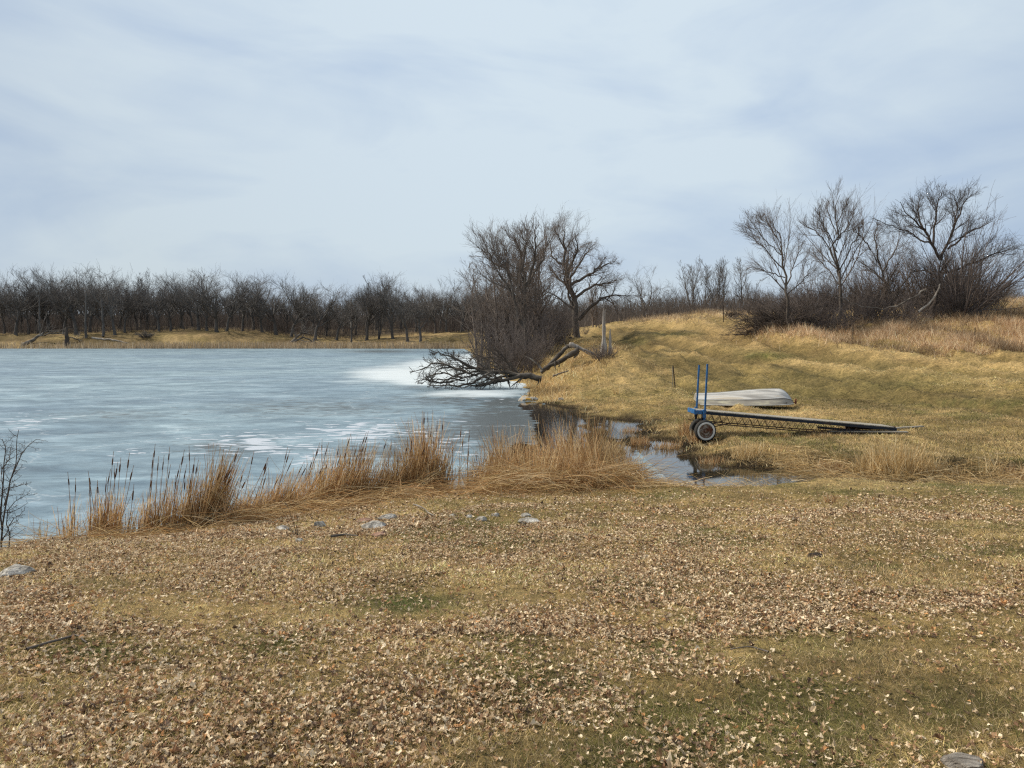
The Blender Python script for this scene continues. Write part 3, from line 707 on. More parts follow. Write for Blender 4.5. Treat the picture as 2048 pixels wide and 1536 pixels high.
# ------------------------------------------------------------------ trees
def oak(seed, Ht=12., far=True, spread=1.0, gn=.17, tilt=0., twigs=4, l1=8, mats=None):
    """open grown bare oak, base at the origin; returns (trunk tubes, crown tubes)"""
    r = np.random.default_rng(seed)
    tr = walk(np.zeros((1, 3)) - np.array([[0, 0, .4]]), np.array([[tilt, 0, 1.]]), np.array([Ht * .46]), 7, .08, .05, r)
    R0 = Ht * .021
    rt = np.linspace(R0 * 1.15, R0 * .62, 7)[None]; rt[0, 0] *= 1.3
    A = Tubes(); B = Tubes(); A.add(tr, rt, 7)
    p1, r1 = kids(tr, rt, l1, .5, 1.0, 44, 1.22 * spread, 9, gn, .13, r, fall=.2, rk=.62, tip=.02)
    A.add(p1, r1, 5)
    p2, r2 = kids(p1, r1, 7, .22, 1.0, 42, .52, 7, gn * .9, .08, r, fall=.35, rk=.6, tip=.018)
    A.add(p2[::2], r2[::2], 4); B.add(p2[1::2], r2[1::2], 4)
    tmin = .017 if far else .008
    p3, r3 = kids(p2, r2, 6, .12, 1.0, 34, .66, 5, gn * .5, .05, r, fall=.3, rk=.6, tip=tmin * .7, rmin=tmin * .9, thin=True)
    B.add(p3, r3, 3)
    p4, r4 = kids(p3, r3, twigs, .15, 1.0, 30, .78, 4, gn * .5, .03, r, fall=.25, rk=.7, tip=tmin * .45, rmin=tmin * .65, thin=True)
    B.add(p4, r4, 3)
    return A, B
def slender(seed, Ht=12., far=True, nst=1):
    """upright tree of thin ascending branches"""
    r = np.random.default_rng(seed)
    az = r.random(nst) * 6.28; o = np.stack([np.cos(az), np.sin(az), 0 * az], 1) * (.3 if nst > 1 else 0)
    D = o * .5 + np.array([[0, 0, 1.]])
    tr = walk(o - np.array([[0, 0, .4]]), D, Ht * (.82 + .15 * r.random(nst)), 10, .05, .03, r)
    rt = np.linspace(Ht * .013, .015, 10)[None].repeat(nst, 0)
    A = Tubes(); B = Tubes(); A.add(tr, rt, 6)
    tmin = .016 if far else .008
    p1, r1 = kids(tr, rt, 26 if nst == 1 else 16, .2, 1, 34, .50, 7, .08, .10, r, fall=.75, rk=.55, tip=tmin, rmin=tmin)
    A.add(p1[::2], r1[::2], 4); B.add(p1[1::2], r1[1::2], 4)
    p2, r2 = kids(p1, r1, 6, .15, 1, 32, .55, 4, .08, .07, r, fall=.4, rk=.6, tip=tmin, rmin=tmin); B.add(p2, r2, 3)
    p3, r3 = kids(p2, r2, 4, .2, 1, 30, .62, 3, .08, .05, r, fall=.3, rk=.7, tip=tmin * .7, rmin=tmin * .9); B.add(p3, r3, 3)
    return A, B
def shrub(seed, Ht=4., stems=26, spread=.55, tmin=.007, n1=8, n2=5, droop=.04, lean=(0, 0), rs=.35):
    r = np.random.default_rng(seed)
    az = r.random(stems) * 6.28; q = r.random(stems) ** .6
    o = np.stack([np.cos(az) * q * rs, np.sin(az) * q * rs, 0 * az - .1], 1)
    D = np.stack([np.cos(az) * q * spread * 1.6 + lean[0], np.sin(az) * q * spread * 1.6 + lean[1], np.ones(stems)], 1)
    tr = walk(o, D, Ht * (.45 + .65 * r.random(stems)), 7, .08, droop, r)
    rt = np.linspace(Ht * .0085, tmin, 7)[None].repeat(stems, 0)
    A = Tubes(); B = Tubes(); A.add(tr, rt, 4)
    p1, r1 = kids(tr, rt, n1, .12, 1, 30, .50, 5, .10, .05, r, fall=.5, rk=.6, tip=tmin, rmin=tmin); B.add(p1, r1, 3)
    p2, r2 = kids(p1, r1, n2, .15, 1, 34, .6, 3, .11, .03, r, fall=.35, rk=.8, tip=tmin * .8, rmin=tmin * .9); B.add(p2, r2, 3)
    return A, B
PROTO = {}
def place(name, key, maker, px, D, top, label, cat='tree', group=None, mt=None, mc=None, names=('trunk', 'crown'), rz=None, sx=1.0, Hp=12., minh=1.):
    x = (px - 1024) / F * D * 1.0; y = D
    z = Hs(x, y); zt = at(px, top, D)[2]
    hgt = max(zt - z, minh)
    if key not in PROTO:
        A, B = maker()
        root = empty(name, (x, y, z), label, cat, group)
        a = A.build(names[0], mt, root); b = B.build(names[1], mc, root)
        top_z = max(np.percentile(np.concatenate(B.V)[:, 2], 99.7), .1)
        PROTO[key] = (root, top_z)
    else:
        src, top_z = PROTO[key]
        root = copy_tree(src)
        root.name = name
        tag(root, label, cat, group)
        if group is None and 'group' in root: del root['group']
        root.location = (float(x), float(y), float(z))
    k = hgt / PROTO[key][1]
    root.scale = (float(k * sx), float(k * sx), float(k))
    root.rotation_euler = (0, 0, float(rz if rz is not None else random.random() * 6.28))
    return root

# skyline of the far wood
SKX = [-120, 0, 60, 85, 130, 175, 215, 245, 270, 310, 360, 385, 410, 450, 500, 545, 575, 610, 640, 668, 700, 730, 765, 800, 860, 920, 960, 1010, 1060]
SKY = [552, 556, 550, 541, 548, 527, 530, 545, 550, 548, 531, 543, 553, 552, 556, 560, 565, 558, 576, 592, 560, 554, 547, 560, 558, 557, 562, 566, 566]
ZONE = [(-999, 60, 'at the far left lake end'), (60, 130, 'above the far toppled log'), (130, 250, 'on the left grassy rise across the lake'), (250, 400, 'behind the grassy knoll across the lake'),
        (400, 560, 'behind the long open bank across the lake'), (560, 680, 'beside the broken stump across the lake'), (680, 860, 'in the open grove across the lake'), (860, 1100, 'across the lake beside the thicket')]
def zone(px):
    for a, b, s in ZONE:
        if a <= px < b: return s
    return ZONE[-1][2]
farm = dict(mt=M_farbark, mc=M_fartwig)
kinds = [('far_oak_a', lambda: oak(101, 13, True, 1.0, .12)), ('far_oak_b', lambda: oak(102, 13, True, 1.1, .14, .1)), ('far_oak_c', lambda: oak(103, 13, True, .9, .10)),
         ('far_oak_d', lambda: oak(104, 13, True, 1.15, .15, -.12)), ('far_oak_e', lambda: oak(105, 13, True, 1.0, .12, .05, 5, 10)), ('far_slim', lambda: slender(106, 13, True)), ('far_twin', lambda: slender(107, 13, True, 3))]
ORD = ['first', 'second', 'third', 'fourth', 'fifth', 'sixth', 'seventh', 'eighth', 'ninth', 'tenth', 'eleventh', 'twelfth']
cnt = {}
px = -60.
while px < 1010:
    open_g = 690 < px < 850
    D = random.uniform(153, 166) if open_g else random.uniform(163, 176)
    if 130 < px < 250 and random.random() < .5: D = random.uniform(156, 165)
    ki = random.choices(range(7), [4, 4, 4, 3, 4, 1.4, 1.2])[0]
    zn = zone(px); kd = 'slim' if ki >= 5 else 'broad'
    cnt[(zn, kd)] = cnt.get((zn, kd), 0) + 1
    word = 'slender bare tree' if ki >= 5 else 'broad bare oak'
    lab = f'{ORD[min(cnt[(zn, kd)] - 1, 11)]} {word} in front, {zn}'
    top = np.interp(px, SKX, SKY) + random.uniform(-14, 14)
    place('oak_tree' if ki < 5 else 'slender_tree', kinds[ki][0], kinds[ki][1], px, D, top, lab, 'tree', 'front trees of the wood across the lake', sx=random.uniform(.95, 1.3) if ki < 5 else 1.0, **farm)
    px += random.uniform(17, 32)
for row, (d0, d1, step, dy) in enumerate([(176, 190, 27, 8), (192, 212, 25, 18), (214, 240, 22, 30)]):
    px = -70.
    while px < 1060:
        ki = random.choices(range(7), [4, 4, 4, 3, 4, 1, 1])[0]
        if 655 < px < 682 and row < 2: px += 12; continue
        top = np.interp(px, SKX, SKY) + random.uniform(0, 16) + dy
        zn = zone(px)
        place('oak_tree' if ki < 5 else 'slender_tree', kinds[ki][0], kinds[ki][1], px, random.uniform(d0, d1), top,
              f'grey bare tree deep in the wood {zn}', 'tree', 'wood ' + zn, sx=random.uniform(.95, 1.25), **farm)
        px += random.uniform(step * .7, step * 1.3)
# trees beyond the crest of the hill
for px, D, top, ki, lab in [(1285, 108, 530, 3, 'broad gnarled bare oak standing beyond the crest of the track'), (1250, 120, 590, 0, 'low bare oak half hidden behind the big shore oak and the hill'),
        (1318, 125, 583, 2, 'low bare oak just right of the gnarled oak beyond the crest'), (1352, 118, 560, 3, 'bare oak with a leaning top at the left of the slender trees'),
        (1382, 106, 514, 6, 'tallest slender bare tree beyond the crest, dense and many stemmed'), (1408, 110, 530, 5, 'second slender bare tree from the left beyond the crest'), (1425, 108, 514, 6, 'many stemmed bare tree in the middle of the slender group'),
        (1446, 110, 518, 5, 'slender bare tree just left of the gap beyond the crest'), (1482, 106, 514, 5, 'slender bare tree alone right of the gap beyond the crest'), (1500, 112, 555, 6, 'short bushy bare tree next to the brush pile beyond the crest'),
        (1365, 122, 575, 0, 'small bare oak low behind the slender trees'), (1460, 122, 580, 2, 'small round bare oak seen through the gap beyond the crest'), (1215, 118, 600, 4, 'low bare oak behind the weathered snag')]:
    place('oak_tree' if ki < 5 else 'slender_tree', kinds[ki][0], kinds[ki][1], px, D, top, lab, 'tree', 'bare trees beyond the crest of the hill', sx=.95 if ki > 4 else 1.35, **farm)
for px in np.arange(1100, 2080, 21):
    top = np.interp(px, [1090, 1200, 1340, 1500, 1700, 1950, 2100], [575, 590, 585, 575, 560, 552, 552]) + random.uniform(-4, 22)
    zn2 = 'behind the hill crest' if px < 1500 else ('behind the brush pile' if px < 1750 else ('behind the big dark tree' if px < 1960 else 'on the skyline at the right edge'))
    ki = random.choices(range(7), [4, 4, 4, 3, 4, 1, 1])[0]
    place('oak_tree', kinds[min(ki, 4)][0], kinds[min(ki, 4)][1], px + random.uniform(-8, 8), random.uniform(120, 150), top, f'distant grey bare oak {zn2}', 'tree', 'distant trees ' + zn2, sx=1.1, **farm)

# --- big near trees with hand-laid limbs
def hero(name, base, D, limbs, lab, seed, cat='tree', tw=(9, 6, 5, 3), gn=.13, up=.06, tmin=.0085, mt=None, mc=None, ratio=.45, zbase=None, jd=1.0, ang=45, lim_names=('trunk', 'crown'), L1=None, upv=None):
    r = np.random.default_rng(seed)
    b = at(base[0], base[1], D)
    if zbase is None: b[2] = Hs(b[0], b[1])
    root = empty(name, b, lab, cat)
    A = Tubes(); B = Tubes(); src = []
    for lb in limbs:
        pts, r0, r1 = lb[0], lb[1], min(lb[2], .016 if D < 100 else .05); dd = lb[3] if len(lb) > 3 else r.normal() * jd * .5
        a = np.array(pts, float); n = len(a)
        frac = np.linspace(0, 1, n)
        W = at(a[:, 0], a[:, 1], D + dd * frac + (lb[4] if len(lb) > 4 else 0)) - b[None]
        # resample smoothly, with wobble
        m = 12; s = np.linspace(0, n - 1, m); Wp = np.stack([np.interp(s, np.arange(n), W[:, i]) for i in range(3)], 1)
        Wp[1:-1] = (Wp[:-2] + 2 * Wp[1:-1] + Wp[2:]) / 4
        sc_ = np.linalg.norm(W[-1] - W[0]) * .013
        Wp[1:] += r.normal(size=(m - 1, 3)) * sc_
        rd = np.linspace(r0, r1, m)
        A.add(Wp, rd, 8 if r0 > .08 else 5); src.append((Wp, rd))
    P = np.stack([s_[0] for s_ in src]); Rr = np.stack([s_[1] for s_ in src])
    t0 = .3
    kw = dict(upv=upv)
    p1, r1 = kids(P, Rr, tw[0] + 1, t0 * .8, .98, ang * .85, ratio * 1.45, 7, gn, up, r, fall=.84, rk=.5, tip=tmin, rmin=tmin * 1.2, **kw)
    A.add(p1[::3], r1[::3], 4); B.add(np.delete(p1, slice(0, None, 3), 0), np.delete(r1, slice(0, None, 3), 0), 4)
    p2, r2 = kids(p1, r1, tw[1], .12, 1, ang * .8, .62, 6, gn * .8, up * .8, r, fall=.35, rk=.6, tip=tmin * .7, rmin=tmin * .9, thin=True, **kw); B.add(p2, r2, 3)
    p3, r3 = kids(p2, r2, tw[2], .12, 1, ang * .75, .68, 5, gn * .65, up * .6, r, fall=.3, rk=.7, tip=tmin * .5, rmin=tmin * .7, thin=True, **kw); B.add(p3, r3, 3)
    if tw[3]:
        p4, r4 = kids(p3, r3, tw[3], .2, 1, ang * .7, .8, 3, gn * .5, up * .5, r, fall=.2, rk=.8, tip=tmin * .4, rmin=tmin * .55, thin=True, **kw); B.add(p4, r4, 3)
    A.build(lim_names[0], mt or M_bark, root); B.build(lim_names[1], mc or M_twig, root)
    return root
hero('elm_tree', (1052, 727), 56, [([(1052, 729), (1052, 660), (1050, 610), (1050, 575)], .22, .13, 0), ([(1050, 660), (1035, 627), (1022, 565), (1005, 520), (975, 492)], .12, .03, -1.5),
     ([(1050, 610), (1025, 585), (985, 560), (950, 545)], .09, .025, 1), ([(1050, 585), (1045, 540), (1035, 490), (1010, 462)], .11, .025, 1), ([(1050, 575), (1070, 525), (1072, 475), (1070, 452)], .12, .025, -1),
     ([(1050, 590), (1020, 545), (985, 520), (948, 510)], .09, .025, 2), ([(1050, 575), (1085, 520), (1095, 480), (1092, 460)], .09, .025, 1.5), ([(1050, 580), (1048, 530), (1052, 490), (1045, 460)], .09, .025, -2),
     ([(1040, 600), (1005, 560), (975, 505), (965, 478)], .08, .02, -2)],
     'tall fan-shaped bare tree rising from the shore thicket above the fallen tree', 301, tw=(11, 8, 7, 1), gn=.10, up=.10, ratio=.40, ang=38)
hero('oak_tree', (1155, 676), 70, [([(1156, 680), (1150, 645), (1142, 570), (1127, 532), (1132, 482), (1122, 448)], .34, .04, 0), ([(1142, 570), (1175, 550), (1205, 532), (1232, 522)], .15, .03, -1),
     ([(1150, 596), (1188, 570), (1222, 566), (1238, 560)], .14, .03, 1.5), ([(1158, 640), (1190, 604), (1225, 590), (1262, 592)], .18, .03, -2), ([(1127, 532), (1105, 515), (1096, 475)], .12, .03, 1),
     ([(1135, 545), (1156, 502), (1150, 465)], .13, .03, -1.5), ([(1142, 575), (1112, 555), (1092, 525)], .13, .03, 2), ([(1150, 620), (1110, 590), (1080, 580)], .10, .03, -2), ([(1140, 555), (1175, 505), (1185, 490)], .10, .03, 2), ([(1130, 500), (1110, 460), (1105, 450)], .07, .02, -1)],
     'biggest bare oak, spreading over the hillside behind the weathered snag', 302, tw=(10, 8, 7, 2), gn=.18, up=.05, ratio=.42, ang=52)
hero('slender_tree', (1575, 648), 58, [([(1578, 655), (1572, 562), (1560, 490), (1545, 438)], .12, .02, 0), ([(1566, 537), (1525, 490), (1490, 462)], .05, .015, 1), ([(1570, 555), (1537, 543), (1498, 532)], .045, .015, -1),
     ([(1557, 480), (1535, 445), (1515, 430)], .04, .012, 1), ([(1573, 570), (1590, 525), (1606, 488)], .06, .015, 1), ([(1562, 510), (1520, 470), (1500, 440)], .04, .012, -1.5), ([(1574, 590), (1610, 560), (1625, 520)], .05, .015, -1)],
     'bare tree with long branches sweeping left above the brush pile', 303, tw=(11, 8, 6, 0), gn=.07, up=.02, ratio=.5, ang=32, tmin=.008)
hero('slender_tree', (1680, 660), 60, [([(1683, 668), (1680, 590), (1676, 530), (1673, 460), (1672, 390)], .17, .02, 0), ([(1676, 530), (1640, 470), (1602, 442)], .06, .015, 1), ([(1675, 505), (1647, 450), (1632, 418)], .05, .015, -1),
     ([(1675, 480), (1698, 450), (1712, 412)], .05, .015, 1), ([(1678, 545), (1708, 482), (1726, 445)], .06, .015, -1), ([(1674, 470), (1656, 425), (1650, 402)], .04, .012, 1), ([(1673, 450), (1688, 418), (1694, 396)], .04, .012, -1), ([(1678, 570), (1640, 520), (1615, 500)], .05, .015, 2)],
     'straight upright bare tree rising alone behind the grey bent limb', 304, tw=(13, 9, 6, 0), gn=.07, up=.10, ratio=.36, ang=34, tmin=.008)
hero('bare_tree', (1790, 640), 63, [([(1795, 648), (1788, 610), (1770, 565), (1758, 530), (1735, 492)], .16, .04, 0), ([(1772, 568), (1745, 540), (1715, 520)], .07, .02, 1), ([(1760, 532), (1750, 480), (1755, 445)], .07, .02, -1),
     ([(1765, 545), (1792, 500), (1802, 455)], .07, .02, 1), ([(1742, 500), (1718, 470), (1704, 448)], .06, .015, -1), ([(1788, 600), (1820, 550), (1830, 510)], .08, .02, 1.5), ([(1770, 575), (1730, 590), (1700, 580)], .05, .015, -1.5)],
     'leaning bare tree between the straight tree and the big dark tree', 305, tw=(10, 8, 6, 1), gn=.15, up=.06, ratio=.42, ang=45)
hero('bare_tree', (1868, 632), 60, [([(1864, 640), (1871, 597), (1880, 545), (1881, 520)], .24, .15, 0), ([(1881, 520), (1866, 490), (1841, 455), (1818, 432), (1801, 408)], .12, .025, -1), ([(1866, 492), (1871, 447), (1875, 400), (1888, 378)], .10, .02, 1),
     ([(1866, 490), (1836, 475), (1798, 457), (1740, 436)], .08, .02, 1.5), ([(1881, 520), (1894, 495), (1911, 447), (1926, 410), (1946, 384)], .13, .025, 0), ([(1896, 498), (1936, 465), (1988, 442)], .09, .02, -1.5),
     ([(1882, 546), (1936, 530), (1986, 510), (2030, 495)], .09, .02, -1), ([(1911, 447), (1915, 410), (1905, 385)], .06, .015, 1), ([(1845, 458), (1835, 420), (1840, 395)], .06, .015, 1), ([(1878, 555), (1850, 540), (1820, 545)], .07, .02, 1)],
     'big dark bare tree with a forked trunk, tallest on the right hillside', 306, tw=(11, 8, 7, 1), gn=.13, up=.07, ratio=.38, ang=42, mc=M_twig_dark, mt=M_twig_dark)
# fan of whips right of the dark tree
A, B = shrub(310, 7.5, 44, .62, .008, 8, 3, .02, (.35, 0), .5)
b = at(1925, 645, 58); b[2] = Hs(b[0], b[1])
rt = empty('bare_shrub', b, 'tall fan of thin whips bursting right of the big dark tree', 'shrub'); A.build('stem', M_twig_red, rt); B.build('twigs', M_twig_red, rt)
# pale bent limbs
def polyobj(name, pts, D, r0, r1, mat, label, cat, dd=None, seed=1, S=7, wob=.012, group=None, m=14):
    r = np.random.default_rng(seed); a = np.array(pts, float); n = len(a)
    W = at(a[:, 0], a[:, 1], D + (np.array(dd) if dd is not None else 0))
    s = np.linspace(0, n - 1, m); Wp = np.stack([np.interp(s, np.arange(n), W[:, i]) for i in range(3)], 1)
    Wp[1:-1] = (Wp[:-2] + 2 * Wp[1:-1] + Wp[2:]) / 4
    Wp += r.normal(size=Wp.shape) * wob
    base = Wp[0].copy(); T = Tubes(); T.add(Wp - base, np.linspace(r0, r1, m), S)
    o = T.build(name, mat); o.location = tuple(base); tag(o, label, cat, group); return o
polyobj('bent_limb', [(1852, 578), (1838, 592), (1812, 600), (1796, 614), (1765, 619), (1730, 614), (1700, 607), (1678, 594), (1650, 588), (1622, 579), (1596, 577)], 57.6, .065, .018, M_dead, 'long grey fallen limb bowed across the front of the thicket', 'branch', seed=2, m=24, wob=.05)
polyobj('bent_limb', [(1836, 624), (1862, 604), (1876, 582), (1881, 568)], 57.5, .09, .05, M_pale, 'short pale limb leaning on the big dark tree', 'branch', seed=3)

# --- thickets
near = dict(mt=M_twig_red, mc=M_twig_red)
shr = [('shrub_a', lambda: shrub(401, 4, 20, .45, n1=6, n2=4)), ('shrub_b', lambda: shrub(402, 4, 18, .6, droop=.01, n1=6, n2=4)), ('shrub_c', lambda: shrub(403, 4, 22, .38, n1=7, n2=4)), ('shrub_d', lambda: shrub(404, 4, 24, .9, droop=-.05, n1=7, n2=4))]
k = 0
SHORE_SHRUBS = [(985, 58, 625), (1005, 62, 600), (1022, 56, 610), (1040, 53, 640), (1060, 55, 600), (1078, 57, 590), (1096, 60, 600), (1115, 62, 605), (1030, 52, 675), (1066, 51, 665),
                   (1105, 56, 640), (1130, 62, 620), (1015, 66, 590), (1048, 64, 580), (1075, 66, 575), (975, 66, 640), (1140, 66, 640), (1095, 64, 590), (1120, 68, 600), (1170, 72, 640), (1200, 80, 640), (1060, 60, 570), (1035, 60, 585)]
for px, D, top in sorted(SHORE_SHRUBS):
    kk = shr[k % 3]; pos = 'low front' if D < 54 else ('tall rear' if D > 61 else 'middle')
    cnt[pos] = cnt.get(pos, 0) + 1
    k += 1
    place('bare_shrub', kk[0], kk[1], px, D, top, f'{(ORD + ["thirteenth", "fourteenth"])[cnt[pos] - 1]} of the {pos} reddish shrubs in the shore thicket', 'shrub', f'{pos} shrubs of the shore thicket', names=('stem', 'twigs'), **near)
HILL_SHRUBS = [(1535, 60, 585, 3), (1555, 60, 580, 3), (1580, 60, 578, 3), (1605, 60, 585, 3), (1628, 60, 590, 3), (1645, 58, 590, 1), (1590, 60, 560, 1), (1620, 62, 540, 0), (1650, 62, 530, 2), (1700, 61, 545, 1), (1720, 60, 560, 0), (1745, 60, 560, 2),
                   (1765, 59, 580, 3), (1790, 59, 585, 1), (1815, 60, 570, 0), (1835, 61, 560, 2), (1855, 59, 590, 1), (1880, 58, 590, 0), (1900, 58, 570, 2), (1925, 58, 560, 1), (1950, 59, 565, 0), (1905, 62, 520, 2), (1980, 62, 585, 1), (1740, 64, 500, 0),
                   (1660, 57, 600, 3), (1690, 57, 605, 3), (1820, 57, 605, 3), (1545, 62, 565, 2), (1515, 62, 590, 1), (1960, 57, 600, 1), (1870, 62, 545, 2)]
for px, D, top, kx in sorted(HILL_SHRUBS):
    kk = shr[kx]; side = 'left of the straight bare tree' if px < 1680 else ('between the straight tree and the big dark tree' if px < 1870 else 'under and right of the big dark tree')
    ki = 'low arching' if kx == 3 else ('tall' if top < 565 else 'mid height')
    cnt[ki + side] = cnt.get(ki + side, 0) + 1
    place('bare_shrub', kk[0], kk[1], px, D, top, f'{ORD[cnt[ki + side] - 1]} {ki} leafless shrub {side}', 'shrub', f'{ki} shrubs {side}', names=('stem', 'twigs'), sx=1.2 if kx == 3 else 1., **near)
for px, D, top, lab in [(968, 64, 520, 'leftmost thin tree of the shore thicket, lower than the fan-shaped tree'), (1000, 60, 488, 'thin many-branched tree left of the fan-shaped tree trunk'), (1030, 66, 470, 'thin tree crowded behind the fan-shaped tree'), (1084, 60, 478, 'thin tree filling the space between fan-shaped tree and oak'),
                        (1066, 68, 475, 'thin tree showing through the fan-shaped tree crown'), (1190, 82, 560, 'small thin tree low behind the spreading oak'), (985, 70, 545, 'short thin tree at the left back of the shore thicket')]:
    place('slender_tree', 'near_slim', lambda: slender(120, 9, False, 3), px, D, top + 4, lab, 'tree', None, mt=M_twig, mc=M_twig, sx=1.25)
for px, D, top, lab in [(1612, 63, 520, 'tall whippy shrub between the sweeping tree and the straight tree'), (1640, 64, 500, 'tall whippy shrub close left of the straight tree'), (1712, 63, 492, 'tall whippy shrub close right of the straight tree'), (1738, 65, 478, 'tall whippy shrub under the leaning tree crown'),
                        (1762, 64, 470, 'tall whippy shrub behind the leaning tree'), (1812, 64, 455, 'tall whippy shrub between leaning tree and big dark tree'), (1838, 65, 440, 'tall whippy shrub left behind the big dark tree'), (1862, 64, 455, 'tall whippy shrub behind the forked dark trunk'),
                        (1905, 64, 430, 'tall whippy shrub right behind the big dark tree'), (1935, 62, 440, 'tall whippy shrub among the fan of whips'), (1965, 61, 480, 'tall whippy shrub at the right of the fan of whips'), (1988, 60, 530, 'lower whippy shrub at the far right of the thicket'), (1545, 64, 560, 'lower whippy shrub behind the brush heap')]:
    place('whip_shrub', 'whip', lambda: shrub(410, 7, 16, .34, .007, 9, 4, .05, (0, 0), .5), px, D, top + 6, lab, 'shrub', None, mt=M_twig, mc=M_twig, names=('stem', 'twigs'), sx=1.1)
# brush pile
r = np.random.default_rng(77)
b = at(1578, 640, 59.5); b[2] = Hs(b[0], b[1])
n = 420
S = np.stack([r.normal(size=n) * 1.5, r.normal(size=n) * .7, np.abs(r.normal(size=n)) * .75], 1)
az = r.normal(size=n) * .9 + np.where(r.random(n) < .6, math.pi, 0)
D_ = np.stack([np.cos(az), np.sin(az) * .7, .35 + .25 * r.normal(size=n)], 1)
P = walk(S, D_, 1.6 + 1.4 * r.random(n), 7, .10, -.08, r); P[:, :, 2] = np.maximum(P[:, :, 2], .02)
B = Tubes(); B.add(P, np.linspace(.026, .010, 7)[None].repeat(n, 0), 4)
p1, r1 = kids(P, np.linspace(.026, .010, 7)[None].repeat(n, 0), 7, .1, 1, 38, .4, 4, .12, -.02, r, tip=.008, rmin=.008); B.add(p1, r1, 3)
o = B.build('brush_pile', M_twig_dark); o.location = tuple(b); tag(o, 'dark heap of cut brush and bent branches left of the straight tree', 'brush pile')
# scrub at the foot of the snag, dark bush beside the crest, twiggy knoll bush
place('bare_shrub', 'snagbush', lambda: shrub(431, 1.0, 40, .5, .006, 6, 3), 1205, 44.0, 688, 'small reddish bush at the foot of the weathered snag', 'shrub', None, mt=M_twig_red, mc=M_twig_red, names=('stem', 'twigs'), minh=.75, sx=1.5)
place('bare_shrub', 'crestbush', lambda: shrub(432, 1.0, 40, .6, .012, 7, 3), 1462, 84, 622, 'low dark bush sitting on the crest of the hill', 'shrub', None, mt=M_twig_dark, mc=M_twig_dark, names=('stem', 'twigs'), minh=.7, sx=1.8)
place('bare_shrub', 'knollbush', lambda: shrub(433, 2.0, 40, .8, .02, 7, 3), 292, 156, 671, 'rounded twiggy bush on the grassy knoll across the lake', 'shrub', None, mt=M_fartwig, mc=M_fartwig, names=('stem', 'twigs'), minh=1.5, sx=1.7)

# --- fallen tree on the ice
hero('fallen_tree', (1020, 776), 41.5, [([(1083, 758), (1065, 752), (1040, 748), (1012, 744), (975, 744), (940, 752), (905, 764)], .17, .06, 0), ([(1066, 756), (1045, 752), (1015, 750), (985, 756), (955, 766)], .12, .05, .6), ([(975, 744), (945, 735), (910, 717), (880, 708), (865, 706)], .08, .02, -.6), ([(940, 748), (900, 732), (862, 723), (845, 738), (822, 742)], .07, .015, .5),
     ([(907, 762), (875, 766), (850, 757), (832, 762)], .06, .015, -.8), ([(962, 755), (940, 767), (900, 771), (852, 772)], .08, .02, -1.2), ([(1012, 748), (1017, 762), (1020, 777)], .10, .07, 0), ([(985, 744), (962, 756), (938, 766)], .08, .03, -1.0),
     ([(1000, 746), (960, 738), (925, 735), (895, 742)], .09, .02, 1.0), ([(925, 756), (890, 745), (868, 750), (845, 760)], .06, .015, 1.0), ([(940, 735), (918, 722), (905, 712), (908, 702)], .045, .012, .2), ([(900, 735), (880, 735), (868, 750), (858, 765)], .04, .012, -.3), ([(1075, 757), (1078, 765), (1073, 772)], .07, .05, -.2),
     ([(1000, 757), (975, 768), (940, 772)], .10, .04, -.7), ([(1010, 760), (990, 765), (965, 772)], .09, .05, .3), ([(1040, 752), (1000, 762), (960, 770), (920, 774)], .11, .04, -.9), ([(1000, 748), (970, 735), (950, 722), (948, 712)], .06, .02, .8),
     ([(975, 745), (940, 742), (905, 752), (880, 768)], .07, .02, -.4), ([(955, 752), (925, 742), (890, 728), (870, 716)], .06, .02, 1.2), ([(930, 760), (900, 758), (870, 758), (835, 768)], .05, .015, .3), ([(1030, 752), (1000, 740), (985, 730)], .08, .03, 1.0)],
     'grey dead tree lying on the ice with its branches reaching left', 501, cat='fallen tree', tw=(8, 5, 3, 1), gn=.18, up=.02, tmin=.012, mt=M_dead2, mc=M_dead2, ratio=.27, zbase=1, ang=52, lim_names=('trunk', 'branches'))
hero('fallen_tree', (1030, 742), 50, [([(1034, 748), (1010, 718), (985, 690)], .13, .04, 0), ([(1026, 738), (985, 724), (950, 706), (925, 702)], .07, .02, 1), ([(1024, 735), (990, 738), (955, 735)], .06, .02, -1), ([(1020, 728), (990, 708), (965, 690)], .06, .02, -.5), ([(1015, 724), (975, 712), (945, 716), (930, 725)], .05, .015, .5),
     ([(1030, 742), (1045, 715), (1055, 700)], .06, .02, .5), ([(1028, 740), (995, 745), (965, 748)], .06, .02, .5)],
     'dark toppled tree leaning out over the ice from the thicket', 502, cat='fallen tree', tw=(6, 6, 4, 0), gn=.13, up=.02, tmin=.009, mt=M_twig_dark, mc=M_twig_dark, ratio=.4, zbase=1, ang=42, lim_names=('trunk', 'branches'))
